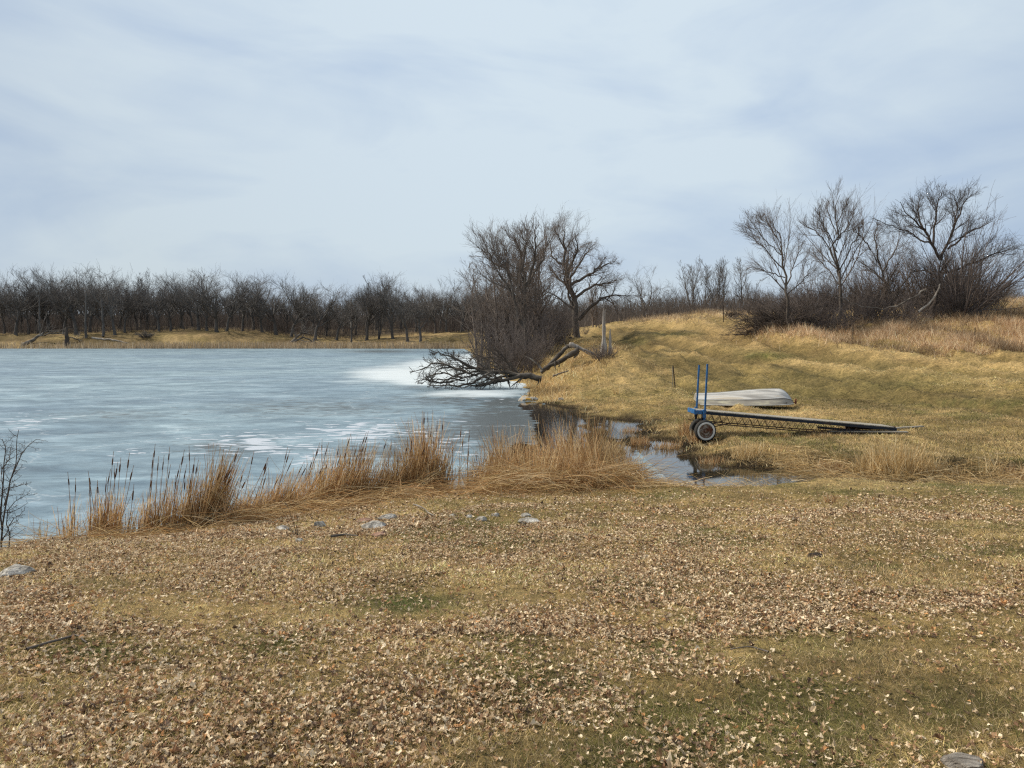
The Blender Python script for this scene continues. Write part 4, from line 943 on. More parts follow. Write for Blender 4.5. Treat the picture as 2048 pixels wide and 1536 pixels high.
# --- fallen log on the slope
def logobj():
    D = 45.5; b = at(1100, 742, D); b[2] = Hs(b[0], b[1])
    root = empty('fallen_log', b, 'big broken log with an arched elbow lying left of the snag', 'log')
    r = np.random.default_rng(9)
    def put(nm, pts, r0, r1, mat, par=root, dd=0, S=9, m=12, wob=.02):
        a = np.array(pts, float); n = len(a); W = at(a[:, 0], a[:, 1], D + dd) - b
        s = np.linspace(0, n - 1, m); Wp = np.stack([np.interp(s, np.arange(n), W[:, i]) for i in range(3)], 1); Wp += r.normal(size=Wp.shape) * wob
        T = Tubes(); T.add(Wp, np.linspace(r0, r1, m) * (1 + .16 * r.normal(size=m)), S); return T.build(nm, mat, par)
    put('trunk', [(1082, 744), (1098, 731), (1113, 716), (1128, 700), (1136, 692), (1146, 689)], .11, .14, M_dead2)
    put('limb', [(1088, 738), (1106, 729), (1130, 716), (1148, 705), (1158, 699)], .12, .15, M_dead2, dd=-.5)
    put('broken_end', [(1140, 689), (1150, 692), (1168, 700), (1184, 707), (1193, 711)], .14, .03, M_snag, dd=-.3)
    for i, e in enumerate([(1176, 709), (1183, 712), (1190, 706)]):
        put('splinter', [(1158, 697), ((1158 + e[0]) / 2, (697 + e[1]) / 2 - 1), e], .05, .01, M_snag, dd=-.35, m=5, S=4, wob=.005)
    put('branch', [(1156, 700), (1155, 708), (1148, 716)], .10, .05, M_dead, dd=-.5, m=6)
    put('branch', [(1112, 722), (1110, 732), (1111, 738)], .06, .03, M_dead, dd=-.6, m=6)
    put('branch', [(1120, 722), (1118, 731), (1117, 735)], .05, .03, M_dead, dd=-.6, m=6)
    put('branch', [(1134, 692), (1130, 688), (1128, 685)], .05, .01, M_dead, m=5)
    put('branch', [(1085, 740), (1075, 728), (1060, 716), (1048, 712)], .05, .012, M_dead, m=8)
logobj()
polyobj('fallen_branch', [(1106, 752), (1120, 747), (1137, 742)], 41.5, .05, .035, M_dead, 'short dark branch lying on the grass below the big log', 'branch', seed=6)
# --- weathered snag: two ragged spires
def spire(name, par, cx, w, h, D, seed, lean=0):
    r = np.random.default_rng(seed); K, S = 12, 11
    V = []; 
    prof = 1 + .28 * r.normal(size=S); phase = r.random(S)
    topj = r.random(S) ** 2 * .34
    for i in range(K):
        t = i / (K - 1); rad = w * (.60 * math.exp(-t * 8) + .56 * (1 - t * .48)) * .5 * (1 + .10 * r.normal() * (t > .1))
        for j in range(S):
            a = j / S * 6.283 + t * .5; rr = rad * (prof[j] * .5 + .6 + .12 * math.sin(3 * a + 5 * t)); zz = h * t * (1 - topj[j] * t ** 3)
            V.append((cx + lean * t + rr * math.cos(a), rr * .8 * math.sin(a), zz - .15))
    V.append((cx + lean, 0, h * .80))
    q = [(i * S + j, i * S + (j + 1) % S, (i + 1) * S + (j + 1) % S, (i + 1) * S + j) for i in range(K - 1) for j in range(S)]
    t3 = [((K - 1) * S + j, (K - 1) * S + (j + 1) % S, K * S) for j in range(S)]
    return mesh_np(name, np.array(V), [np.array(q), np.array(t3)], M_snag, par)
b = at(1207, 716, 45); b[2] = Hs(b[0], b[1])
snag = empty('tree_snag', b, 'tall splintered grey tree snag with a small spire beside it', 'dead tree')
spire('trunk', snag, 0, .46, at(1206, 613, 45)[2] - b[2] + .1, 45, 1, .02)
spire('side_spire', snag, .38, .30, at(1218, 655, 45)[2] - b[2] + .1, 45, 2, .0)
spire('splinter', snag, .12, .22, .85, 45, 3, .03)

# --- dead timber on the far shore
polyobj('fallen_log', [(46, 690), (62, 682), (78, 672), (88, 664)], 151, .45, .16, M_dead, 'bleached toppled log slanting up the far bank at the left', 'log', seed=11, wob=.08)
hero('fallen_tree', (75, 676), 154, [([(60, 684), (80, 670), (105, 666), (130, 668)], .22, .06), ([(85, 668), (95, 660), (120, 664)], .12, .04), ([(130, 672), (150, 676), (165, 682)], .14, .04)],
     'tangled dark dead tree sprawled behind the bleached log across the lake', 503, cat='fallen tree', tw=(5, 4, 3, 0), gn=.2, up=.03, tmin=.03, mt=M_dead, mc=M_fartwig, ratio=.5, zbase=1, lim_names=('trunk', 'branches'))
polyobj('dead_stump', [(134, 696), (134, 680), (133, 668), (133, 654)], 150.8, .55, .22, M_twig_dark, 'blackened broken stump standing at the far waterline', 'stump', seed=12, wob=.04)
polyobj('fallen_log', [(183, 676), (205, 678), (228, 680), (255, 686)], 152, .22, .10, M_pale, 'pale thin log lying along the far bank right of the stump', 'log', seed=13, wob=.05)
hero('fallen_tree', (600, 690), 156, [([(578, 688), (600, 668), (625, 660)], .3, .1), ([(585, 684), (610, 674), (640, 690)], .25, .08), ([(590, 690), (592, 670), (585, 662)], .2, .06)],
     'crumpled dead tree heap on the far shore at mid lake', 504, cat='fallen tree', tw=(6, 5, 3, 0), gn=.2, up=.0, tmin=.03, mt=M_dead, mc=M_fartwig, ratio=.5, zbase=1, lim_names=('trunk', 'branches'))
for i, (px, D, t0, pb, lab) in enumerate([(172, 156, 585, 677, 'thin pale dead trunk leaning above the far stump'), (80, 158, 590, 668, 'slim pale trunk above the toppled log'), (207, 157, 600, 672, 'thick pale trunk right of the far stump')]):
    polyobj('dead_tree', [(px, pb), (px - 1, (pb + t0) / 2), (px + 1 - 3 * i, t0)], D, .28, .08, M_farbark, lab, 'dead tree', seed=20 + i, wob=.06)

# ------------------------------------------------------------------ cattails
def blade_set(r, n, spread, h0, h1, lean, fan, wd, cols, K=7, bend=.35, gn=.05):
    az = r.random(n) * 6.283; q = np.sqrt(r.random(n)) * spread
    S = np.stack([np.cos(az) * q, np.sin(az) * q * .7, -.05 + 0 * az], 1)
    D = np.stack([lean + fan * r.normal(size=n), fan * .7 * r.normal(size=n), np.ones(n)], 1)
    L = h0 + (h1 - h0) * r.random(n)
    P = walk(S, D, L, K, gn, 0, r)
    # half of them are broken over: fold the outer part down
    br = r.random(n) < bend; fold = r.integers(2, K - 1, n)
    for j in range(n):
        if br[j]:
            f = fold[j]; a = r.random() * 6.283; st = L[j] / (K - 1); d = np.array([math.cos(a) + lean, math.sin(a), -.3 - .9 * r.random()]); d /= np.linalg.norm(d)
            for m in range(f + 1, K): P[j, m] = P[j, m - 1] + d * st; d = d + np.array([0, 0, -.12]); d /= np.linalg.norm(d)
    P[:, :, 2] = np.maximum(P[:, :, 2], -.03)
    W_ = (wd * (.6 + .8 * r.random(n)))[:, None] * np.linspace(1, .3, K)[None]
    fa = r.normal(size=n) * .7; face = np.stack([np.cos(fa), np.sin(fa), 0 * fa], 1)
    cols = np.array(cols); C = cols[r.integers(0, len(cols), n)] * (.7 + .6 * r.random((n, 1)))
    return ribbons(P, W_, face, C)
M_head = mat_noise('cattail_head', [(.3, (.060, .030, .016)), (.7, (.14, .075, .040))], 30, bs=.3)
M_stalk = mat_noise('cattail_stalk', [(.3, (.20, .115, .055)), (.7, (.36, .22, .11))], 9, bs=0)
def cattail(px, py, hs, nl, ns, lean, label, seed, hl=(.45, .95), spread=.16, z=None, fan=.20, bend=.35, head=True):
    r = np.random.default_rng(seed)
    g = P0(px, py); x, y = float(g[0]), float(g[1]); z0 = max(Hs(x, y), 0)
    root = empty('cattail_clump', (x, y, z0), label, 'cattails', 'cattail clumps along the near lake edge')
    V, q, C = blade_set(r, nl, spread, hl[0], hl[1], lean, fan, .011, RUST + (TAN if seed % 2 == 0 else RUST[1:3] + TAN[:1]), bend=bend)
    C = C * (.72 + .55 * r.random())
    mesh_np('leaves', V, [q], M_blade, root, C)
    for i in range(ns):
        a = r.random() * 6.283; S = np.array([[math.cos(a) * spread * .6 * r.random(), math.sin(a) * spread * .5, -.05]])
        D_ = np.array([[lean * (1 + .4 * r.normal()) + .04 * r.normal(), .06 * r.normal(), 1.]])
        L = np.array([hs * (.70 + .34 * r.random())])
        P = walk(S, D_, L, 9, .018, 0, r)
        T = Tubes(); T.add(P, np.linspace(.0052, .0030, 9)[None], 5); st = T.build('stalk', M_stalk, root)
        # seed head: a slim sausage near the tip with the spike above it
        tip = P[0, -1]; d = nrm(P[0, -1] - P[0, -2]); hl_ = .10 + .05 * r.random(); a0 = tip - d * (hl_ + .10)
        prof = np.array([.002, .0060, .0082, .0088, .0088, .008, .006, .002])
        tt_ = np.array([0, .06, .15, .35, .65, .88, .96, 1.0])
        T2 = Tubes(); T2.add((a0[None] + d[None] * (tt_ * hl_)[:, None])[None], prof[None] * (.8 + .4 * r.random()), 7); T2.build('seed_head', M_head, st)
    return root
cl = []
# px, py, stalk height, leaves, heads, lean, leaf height factor
for a in [(78, 1086, .5, 8, 0, .1, .8), (132, 1082, .85, 16, 0, .05, .8), (150, 1080, 1.10, 12, 2, .12, .6), (190, 1080, 1.28, 40, 4, .03, .55), (208, 1078, 1.32, 80, 4, .10, .62), (226, 1079, 1.34, 60, 4, .14, .60), (262, 1080, 1.20, 30, 1, .14, .5), (288, 1080, 1.42, 70, 3, .13, .55), (312, 1078, 1.40, 80, 4, .14, .62),
        (338, 1076, 1.35, 90, 4, .17, .66), (364, 1074, 1.34, 130, 4, .24, .74), (384, 1074, 1.36, 170, 3, .34, .88), (402, 1070, 1.42, 200, 4, .36, .94), (422, 1064, 1.40, 150, 5, .30, .92), (446, 1060, 1.15, 70, 1, .30, .55), (474, 1052, 1.25, 90, 4, .26, .48), (505, 1046, 1.25, 110, 3, .32, .55), (532, 1040, 1.30, 130, 3, .34, .62),
        (560, 1034, 1.22, 150, 2, .36, .70), (592, 1028, 1.26, 120, 4, .32, .62), (626, 1020, 1.28, 170, 3, .28, .74), (655, 1016, 1.34, 200, 4, .24, .80), (684, 1012, 1.40, 210, 5, .22, .86), (708, 1008, 1.36, 180, 4, .24, .86), (736, 1006, 1.28, 120, 3, .18, .62), (764, 1002, 1.20, 170, 1, .22, .76), (790, 998, 1.26, 190, 3, .20, .82),
        (818, 996, 1.32, 210, 3, .12, .86), (842, 992, 1.50, 240, 4, .03, .93), (856, 990, 1.54, 220, 3, .02, .98), (876, 989, 1.40, 160, 4, .04, .78), (915, 984, 1.34, 14, 3, .03, .5), (932, 980, 1.20, 12, 2, .04, .5)]:
    cl.append(a)
NUM = {0: 'no', 1: 'one', 2: 'two', 3: 'three', 4: 'four', 5: 'five'}
def posof(px):
    for a, s in [(160, 'between thorn bush and first tall cattails'), (250, 'in the first tall stand from the left'), (340, 'in the sparse second stand from the left'), (450, 'in the dark leaning stand on the left shore'), (600, 'in the low stretch above the stones'),
                 (740, 'above the grey stones at mid shore'), (880, 'at the tall stand before the gap of ice'), (945, 'in the gap showing ice')]:
        if px < a: return s
    return 'in the wide stand right of the ice gap'
seen = {}
for i, (px, py, hs, nl, ns, ln, hf) in enumerate(cl):
    ps = posof(px); seen[ps] = seen.get(ps, 0) + 1
    lab = f'clump with {NUM[ns]} cattail heads, {ORD[seen[ps] - 1]} {ps}'
    cattail(px, py - 4, hs, int(nl * 1.65), ns, ln, lab, 600 + i, hl=(.35, hs * hf * 1.08), spread=.22 if px > 440 else .12, fan=.20 if px > 440 else .12, bend=.48)
k = 0
r = np.random.default_rng(15)
for px, py, hs in [(960, 985, .9), (982, 975, 1.0), (1005, 985, 1.05), (1028, 975, 1.1), (1050, 988, 1.05), (1072, 978, 1.1), (1095, 990, 1.1), (1118, 976, 1.2), (1140, 988, 1.25), (1160, 975, 1.4), (1180, 990, 1.35), (1200, 978, 1.3), (1220, 988, 1.05), (1240, 978, .9), (1262, 988, .7),
                   (1010, 958, 1.0), (1060, 955, 1.0), (1105, 960, 1.0), (1150, 958, 1.15), (1190, 955, 1.15), (1215, 960, .95), (1130, 1000, .9), (1080, 1002, .8), (1180, 1003, .9), (1030, 1000, .7)]:
    ps = posof(px); seen[ps] = seen.get(ps, 0) + 1
    ns = 1 if k % 4 == 0 else 0
    row = 'front' if py > 995 else ('back' if py < 965 else 'middle')
    lab = f'golden reed clump, {(ORD + ["thirteenth", "fourteenth", "fifteenth"])[seen.get(row + "r", 0)]} in the {row} row right of the ice gap'
    seen[row + 'r'] = seen.get(row + 'r', 0) + 1
    cattail(px, py, hs * 1.15, int(150 + 190 * r.random()), ns, .02 + .16 * r.normal(), lab, 700 + k, hl=(.3, hs * (.95 + .35 * r.random())), spread=.30, fan=.24, bend=.48)
    k += 1
# bent-over thatch of dead reeds
def thatch(n, line, sd, seed, L0=.35, L1=.95, hz=.22, cols=RUST + TAN, wd=.008):
    r = np.random.default_rng(seed); line = np.array(line, float)
    t = r.random(n) * (len(line) - 1); i = t.astype(int); f = (t - i)[:, None]
    c = line[i] * (1 - f) + line[i + 1] * f
    c[:, 1] += r.normal(size=n) * sd; c[:, 0] += r.normal(size=n) * 18
    g = P0(c[:, 0], c[:, 1]); x, y = g[:, 0], g[:, 1]; z = np.maximum(H(x, y), 0) + r.random(n) ** 1.6 * hz
    az = r.random(n) * 6.283; el = r.normal(size=n) * .28
    D = np.stack([np.cos(az), np.sin(az) * .8, el], 1)
    P = walk(np.stack([x, y, z], 1), D, L0 + (L1 - L0) * r.random(n), 6, .10, -.05, r)
    zz = np.maximum(H(P[:, :, 0].ravel(), P[:, :, 1].ravel()).reshape(n, 6), 0); P[:, :, 2] = np.maximum(P[:, :, 2], zz + .006)
    W_ = (wd * (.5 + .8 * r.random(n)))[:, None] * np.linspace(1, .4, 6)[None]
    fa = r.random(n) * 6.283; face = nrm(np.stack([np.cos(fa) * .6, np.sin(fa) * .6, .6 + 0 * fa], 1))
    cols = np.array(cols); C = cols[r.integers(0, len(cols), n)] * (.7 + .6 * r.random((n, 1)))
    return ribbons(P, W_, face, C)
V, Q, C = join([thatch(1500, [(20, 1102), (120, 1096), (260, 1092), (380, 1088), (440, 1076)], 5, 1, hz=.10),
                thatch(3000, [(430, 1068), (520, 1050), (620, 1032), (740, 1014), (850, 1004)], 9, 2, hz=.26, L1=1.1),
                thatch(500, [(850, 1006), (950, 1000)], 5, 21, hz=.08),
                thatch(3800, [(965, 1002), (1080, 1000), (1200, 994), (1270, 990)], 9, 3, hz=.40, L1=1.2),
                thatch(1200, [(1250, 992), (1400, 988), (1560, 986)], 5, 4, hz=.05, cols=TAN),
                thatch(1800, [(1560, 935), (1650, 945), (1800, 955), (1950, 962), (2060, 966)], 9, 5, hz=.16, cols=TAN)])
tag(mesh_np('reed_thatch', V, Q, M_blade, col=C), 'tangle of bent-over dead reed leaves along the near shore', 'reeds', kind='stuff')
# pale grass tufts
def tuft(px, py, h, n, spread, label, seed, cols=TAN, fan=.35, lean=.0, wd=.013, bend=.25, name='grass_tuft'):
    r = np.random.default_rng(seed); g = G(px, py)
    V, q, C = blade_set(r, n, spread, h * .5, h, lean, fan, wd, cols, K=6, bend=bend)
    o = mesh_np(name, V, [q], M_blade, None, C); o.location = tuple(g); tag(o, label, 'grass', 'single grass tufts'); return o
PL = [(.66, .49, .26), (.55, .39, .18), (.76, .62, .38), (.40, .27, .12)]
for i, a in enumerate([(1790, 955, .95, 620, .48, 'big pale tuft of tall dry grass arching over the stream'), (1742, 950, .65, 300, .34, 'pale dry tuft just left of the big streamside tuft'), (1848, 952, .65, 300, .34, 'pale dry tuft just right of the big streamside tuft'),
        (1400, 882, .42, 300, .32, 'brown grass mound in front of the wheel'), (1376, 870, .60, 200, .24, 'tall rusty tuft growing against the wheel'), (1500, 915, .50, 260, .40, 'pale low tuft on the marsh bank below the boat dock'), (1984, 955, .65, 46, .25, 'sparse upright stems by the stream near the right edge'),
        (1235, 788, .55, 40, .18, 'small upright blond tuft on the slope near the lichened rock'), (1660, 1005, .22, 70, .08, 'small rusty tuft on the lawn this side of the stream'), (1335, 900, .35, 300, .36, 'round grassy hummock between the puddles'), (1282, 890, .36, 260, .28, 'green brown hummock between pool and puddle')]):
    tuft(*a[:6], 800 + i, cols=(PL if i in (0, 1, 2, 5, 6, 7) else RUST))
for px, py, h_, lab in [(1398, 817, .16, 'grass grown against the left end of the boat'), (1440, 818, .12, 'grass grown against the near side of the boat, left part'), (1490, 817, .14, 'grass grown against the middle of the boat'), (1545, 815, .12, 'grass grown against the near side of the boat, right part'), (1584, 812, .16, 'grass grown round the bow of the boat'),
                        (1412, 874, .16, 'grass pressed up against the wheel tread'), (1470, 870, .22, 'grass standing under the truss near the wheel'), (1560, 872, .20, 'grass standing under the middle of the dock'), (1640, 874, .20, 'grass standing before the low half of the dock')]:
    tuft(px, py, h_, 260, .34, lab, int(px), cols=TAN, fan=.5, wd=.010, bend=.3)
for k_, (px, py, h_, lab) in enumerate([(1262, 868, .34, 'reedy tuft on the near rim of the small pool'), (1300, 918, .26, 'low green brown tuft rising from the big puddle'), (1425, 930, .34, 'straw tuft at the top edge of the big puddle'), (1465, 962, .22, 'low tuft in the right end of the big puddle'),
                        (1352, 960, .24, 'low tuft at the bottom edge of the big puddle'), (1590, 935, .34, 'straw tuft above the narrow muddy ditch'), (1660, 940, .36, 'rounded straw tuft left of the big streamside tuft'), (1905, 958, .40, 'straw tuft on the ditch edge near the right side'), (2025, 960, .50, 'tall blond stems on the ditch edge at the right border'), (1225, 905, .50, 'rusty reeds at the left rim of the big puddle')]):
    tuft(px, py, h_, 240, .34, lab, 880 + k_, cols=(TAN if k_ % 2 else RUST), fan=.45, wd=.011, bend=.35)
tuft(1745, 800, .45, 5, .05, 'single thin pale stem standing on the green slope', 850, cols=PL)

# ------------------------------------------------------------------ stones
def rock(px, py, wpx, hpx, mat, label, seed, name='stone', group='stones along the near shore', flat=None, sink=.25):
    g = G(px, py); D = g[1]; W_ = wpx / F * D; Hh = hpx / F * D
    bm = bmesh.new(); bmesh.ops.create_icosphere(bm, subdivisions=4, radius=.5)
    r = np.random.default_rng(seed); o = r.random(3) * 50
    P = np.array([v.co[:] for v in bm.verts])
    n1_ = fbm(P[:, 0] * 2.2 + o[0], P[:, 1] * 2.2 + P[:, 2] * 1.7 + o[1], seed, 3) - .5
    n2_ = fbm(P[:, 2] * 7 + o[2], P[:, 0] * 7 + P[:, 1] * 5, seed + 3, 3) - .5
    P = P * (1 + n1_ * .75 + n2_ * .16)[:, None]
    for _ in range(11):
        nn = r.normal(size=3); nn /= np.linalg.norm(nn); over = np.maximum(P @ nn - (.36 + .10 * r.random()), 0); P = P - over[:, None] * nn * .92
    P = P * (1 + .035 * (fbm(P[:, 0] * 14 + o[0], P[:, 2] * 14 + P[:, 1] * 9, seed + 9, 2) - .5))[:, None]
    P[:, 0] *= W_; P[:, 1] *= W_ * .75; P[:, 2] *= Hh * 1.35
    for v, p in zip(bm.verts, P): v.co = p
    me = bpy.data.meshes.new(name); bm.to_mesh(me); bm.free(); me.materials.append(mat)
    ob = bpy.data.objects.new(name, me); sc.collection.objects.link(ob)
    ob.location = (g[0], g[1], g[2] + Hh * .12); ob.rotation_euler = (0, 0, r.normal() * .3); tag(ob, label, 'stone', group); return ob
for i, a in enumerate([(565, 1060, 34, 14, M_rock, 'low grey stone left of the thin sapling in the leaves'), (640, 1053, 26, 17, M_rock, 'knobbly dark grey stone right of the thin sapling'), (748, 1058, 52, 20, M_rock, 'largest pale grey stone of the near shore group'),
        (776, 1038, 40, 14, M_rock, 'grey stone directly behind the largest pale one'), (730, 1044, 34, 10, M_rockred, 'flat reddish stone behind and left of the largest pale one'), (760, 1072, 34, 12, M_rockred, 'pinkish stone sunk in leaves before the largest pale one'),
        (599, 1083, 20, 10, M_rock, 'small bluish stone in the leaves below the sapling'), (963, 1041, 28, 12, M_rock, 'pale stone in the moss left of the flat slab'), (1060, 1045, 44, 14, M_rock, 'flat slanted grey slab right of the mossy patch'), (1052, 1033, 26, 9, M_rock, 'small grey stone just behind the flat slanted slab'),
        (938, 1034, 18, 7, M_rock, 'smallest dark stone at the back of the mossy patch'), (990, 1032, 20, 9, M_rock, 'small stone between moss and reeds'), (30, 1152, 74, 26, M_rock, 'broad bluish grey slab at the left edge'),
        (905, 1032, 16, 6, M_rock, 'tiny stone left of the mossy patch')]):
    rock(*a, 900 + i)
rock(1050, 803, 32, 15, M_rockor, 'rock with orange lichen at the waterline', 930)
rock(1066, 800, 22, 9, M_rock, 'grey rock tucked right of the orange lichened one', 931)
rock(1121, 800, 14, 8, M_rock, 'little grey rock in the bright bank grass', 932, group='stones on the far bank of the inlet')
# mole hill, stump, sticks
g = G(1632, 1114)
M_soil = mat_noise('dark_soil', [(.3, (.022, .016, .012)), (.7, (.07, .05, .036))], 30, bs=1, bd=.03)
ob = rock(1632, 1114, 34, 12, M_soil, 'small dark mound of dug soil on the lawn', 940, name='soil_mound', group=None)
ob['category'] = 'soil mound'
M_stump = mat_noise('stump_weathered', [(.3, (.10, .085, .07)), (.5, (.28, .25, .215)), (.7, (.50, .46, .41))], 7, bs=1, bd=.03, stretch=(1, 5, 5), dist=.6)
ob = rock(1925, 1534, 92, 34, M_stump, 'weathered grey wood stump sunk in the near grass', 941, name='wood_stump', group=None); ob['category'] = 'stump'
def ground_stick(pts, r0, r1, label, seed, mat=M_dead, name='stick', lift=.012):
    r = np.random.default_rng(seed); a = np.array(pts, float); W_ = hit(a[:, 0], a[:, 1], H); n = len(a); m = 12
    s = np.linspace(0, n - 1, m); Wp = np.stack([np.interp(s, np.arange(n), W_[:, i]) for i in range(3)], 1)
    Wp[:, 2] = H(Wp[:, 0], Wp[:, 1]) + lift + r0 * .6; Wp[:, :2] += r.normal(size=(m, 2)) * r0 * .35
    b0 = Wp[0].copy(); T = Tubes(); T.add(Wp - b0, np.linspace(r0, r1, m), 7); o = T.build(name, mat); o.location = tuple(b0); return tag(o, label, 'stick', 'fallen sticks on the lawn')
ground_stick([(52, 1305), (110, 1288), (155, 1276), (172, 1292)], .0095, .005, 'crooked grey stick in the leaves at lower left', 1, lift=.015)
ground_stick([(662, 1079), (690, 1075), (715, 1078)], .018, .008, 'thin dark stick lying before the shore stones', 2, lift=.03)
ground_stick([(1535, 1310), (1500, 1300), (1460, 1306)], .006, .003, 'slim twig on the lawn at lower right of centre', 3, lift=.02)
ground_stick([(828, 1018), (850, 1028), (868, 1040)], .014, .006, 'thin dark stick sloping out of the reeds', 4, lift=.06)
# litter on the ice near the cattails
# ------------------------------------------------------------------ thorn bush at the left edge, thin saplings
def thorn():
    r = np.random.default_rng(33); g = P0(2, 1108); b = np.array([g[0], g[1], max(Hs(*g), 0)])
    root = empty('thorn_bush', b, 'dark thorny bare bush cut by the left edge', 'bush')
    D = b[1]; A = Tubes(); B = Tubes(); src = []
    for pts, r0 in [([(4, 1112), (2, 1040), (8, 960), (12, 900), (4, 880)], .013), ([(4, 1060), (15, 990), (32, 920), (36, 860)], .011), ([(8, 1010), (25, 950), (45, 905), (71, 878)], .009), ([(20, 1100), (18, 1060), (12, 1030), (30, 1000), (60, 985)], .008),
                    ([(2, 1020), (-25, 960), (-30, 900)], .012), ([(6, 980), (30, 972), (58, 965)], .007), ([(0, 950), (20, 915), (22, 895)], .008), ([(4, 1080), (25, 1040), (50, 1022)], .007), ([(-8, 1100), (-20, 1020), (-30, 950)], .011)]:
        a = np.array(pts, float); W_ = at(a[:, 0], a[:, 1], D + r.normal() * .2 * np.linspace(0, 1, len(a))) - b; m = 12; s = np.linspace(0, len(a) - 1, m)
        Wp = np.stack([np.interp(s, np.arange(len(a)), W_[:, i]) for i in range(3)], 1); Wp += r.normal(size=Wp.shape) * .008
        rd = np.linspace(r0, .003, m); A.add(Wp, rd, 6); src.append((Wp, rd))
    P = np.stack([s_[0] for s_ in src]); Rr = np.stack([s_[1] for s_ in src])
    p1, r1 = kids(P, Rr, 15, .1, 1, 60, .20, 5, .16, .04, r, fall=.4, tip=.002, rmin=.003); B.add(p1, r1, 4)
    p2, r2 = kids(p1, r1, 6, .15, 1, 70, .35, 3, .12, 0, r, fall=.3, tip=.0012, rmin=.002); B.add(p2, r2, 3)
    A.build('stem', M_twig_dark, root); B.build('thorny_twigs', M_twig_dark, root)
thorn()
for px, py, h, lab, sd in [(595, 1072, .55, 'thin twiggy sapling standing in leaves before the cattails', 5), (452, 1070, .6, 'wispy dry weed at the end of the left cattail stand', 6)]:
    A, B = shrub(sd, h, 4, .16, .0016, 5, 2, .03, (0, 0), .03); g = G(px, py)
    root = empty('sapling', g, lab, 'sapling'); A.build('stem', M_twig_dark if sd == 5 else M_stalk, root); B.build('twigs', M_twig_dark if sd == 5 else M_stalk, root)

# ------------------------------------------------------------------ stakes and posts
M_steel = mat_noise('rusty_steel', [(.3, (.035, .028, .024)), (.7, (.10, .07, .05))], 20, bs=.3)
def post(px, pyb, pyt, D, wd, label, mat, lean=0, name='fence_post', cat='post', group='thin posts on the slope'):
    b = at(px, pyb, D); b[2] = Hs(b[0], b[1]); t = at(px + lean, pyt, D) - b
    bm = bmesh.new()
    # T-shaped steel stake
    def bar(x0, x1, y0, y1):
        vs = []
        for k_ in (0, 1):
            off = np.array([0, 0, -.2]) if k_ == 0 else t
            vs += [bm.verts.new((off[0] + xx, off[1] + yy, off[2])) for xx, yy in ((x0, y0), (x1, y0), (x1, y1), (x0, y1))]
        for f in ((0, 1, 5, 4), (1, 2, 6, 5), (2, 3, 7, 6), (3, 0, 4, 7), (4, 5, 6, 7), (3, 2, 1, 0)): bm.faces.new([vs[i] for i in f])
    bar(-wd / 2, wd / 2, -wd * .12, wd * .12); bar(-wd * .1, wd * .1, wd * .13, wd * .8)
    me = bpy.data.meshes.new(name); bm.to_mesh(me); bm.free(); me.materials.append(mat)
    o = bpy.data.objects.new(name, me); sc.collection.objects.link(o); o.location = tuple(b); tag(o, label, cat, group); return o
post(1352, 765, 731, 37, .05, 'short dark stake leaning on the slope left of the blue posts', M_steel, -6)
post(1346, 765, 733, 37, .025, 'thin grey rod beside the leaning dark stake', M_pale, -1)
post(1706, 684, 649, 52, .06, 'dark fence post in the weeds below the bent limb', M_steel)
post(1447, 640, 612, 78, .07, 'dark fence post on the crest left of the brush pile', M_steel)
post(1336, 640, 622, 82, .06, 'small dark fence post on the crest of the track', M_steel)
post(1530, 650, 620, 62, .06, 'pale fence post at the left foot of the brush pile', M_pale, -3)
post(1868, 660, 632, 56, .05, 'fence post in the weeds under the big dark tree', M_steel)
post(1950, 690, 655, 48, .05, 'thin post among the pale weeds at the right', M_steel)
polyobj('fallen_branch', [(1470, 650), (1476, 655), (1481, 660)], 68, .06, .02, M_pale, 'bleached forked branch lying on the upper slope', 'branch', seed=8)
# yellow tagged stem in the reeds
g = P0(1132, 990)
b = np.array([g[0], g[1], 0.0]); M_yel = mat_noise('yellow_tape', [(.3, (.65, .50, .02)), (.7, (.8, .68, .05))], 20, bs=0)
yr = empty('marker_stem', b, 'short black stem with two bright yellow ribbons in the reeds', 'marker')
T = Tubes(); T.add(np.array([[0, 0, -.05], [0, 0, .2], [.004, 0, .45]]), np.array([.012, .011, .009]), 8); T.build('stem', M_twig_dark, yr)
for j, zz in enumerate((.30, .42)):
    r = np.random.default_rng(j); P = walk(np.array([[0, -.012, zz]] * 5), r.normal(size=(5, 3)) * np.array([1, .3, .4]), np.full(5, .06), 4, .2, -.1, r)
    V, q, C = ribbons(P, np.full((5, 4), .014), np.tile([[0, 0, 1.]], (5, 1)), np.ones((5, 3))); mesh_np('ribbon', V, [q], M_yel, yr)

# ------------------------------------------------------------------ overturned boat
def boat_mat():
    m, t, out = newmat('aluminium_hull'); p = principled(t, out, .45, .4, .35)
    n = objnoise(t, 1.6, 6, .6, .8, 'Object', (.25, 2.5, 3)); c = ramp(t, n.outputs[0], [(.34, (.30, .29, .27)), (.46, (.43, .42, .395)), (.58, (.58, .57, .54)), (.66, (.50, .45, .37)), (.74, (.36, .26, .16))])
    t.links.new(c.outputs[0], p.inputs['Base Color'])
    n2_ = objnoise(t, 5, 4); bump(t, n2_.outputs[0], .15, .02, p); return m
M_hull = boat_mat()
M_hull2 = mat_noise('hull_side_paint', [(.3, (.20, .185, .16)), (.55, (.32, .295, .25)), (.68, (.55, .52, .38))], 2.2, rough=.6, spec=.3, bs=.1, stretch=(.5, 1, 2), metal=.1)
M_rubdark = mat_noise('dark_rub_rail', [(.3, (.05, .05, .05)), (.7, (.12, .11, .10))], 8, bs=.1)
M_rust = mat_noise('rust_red', [(.3, (.12, .035, .02)), (.7, (.28, .10, .06))], 14, bs=.4)
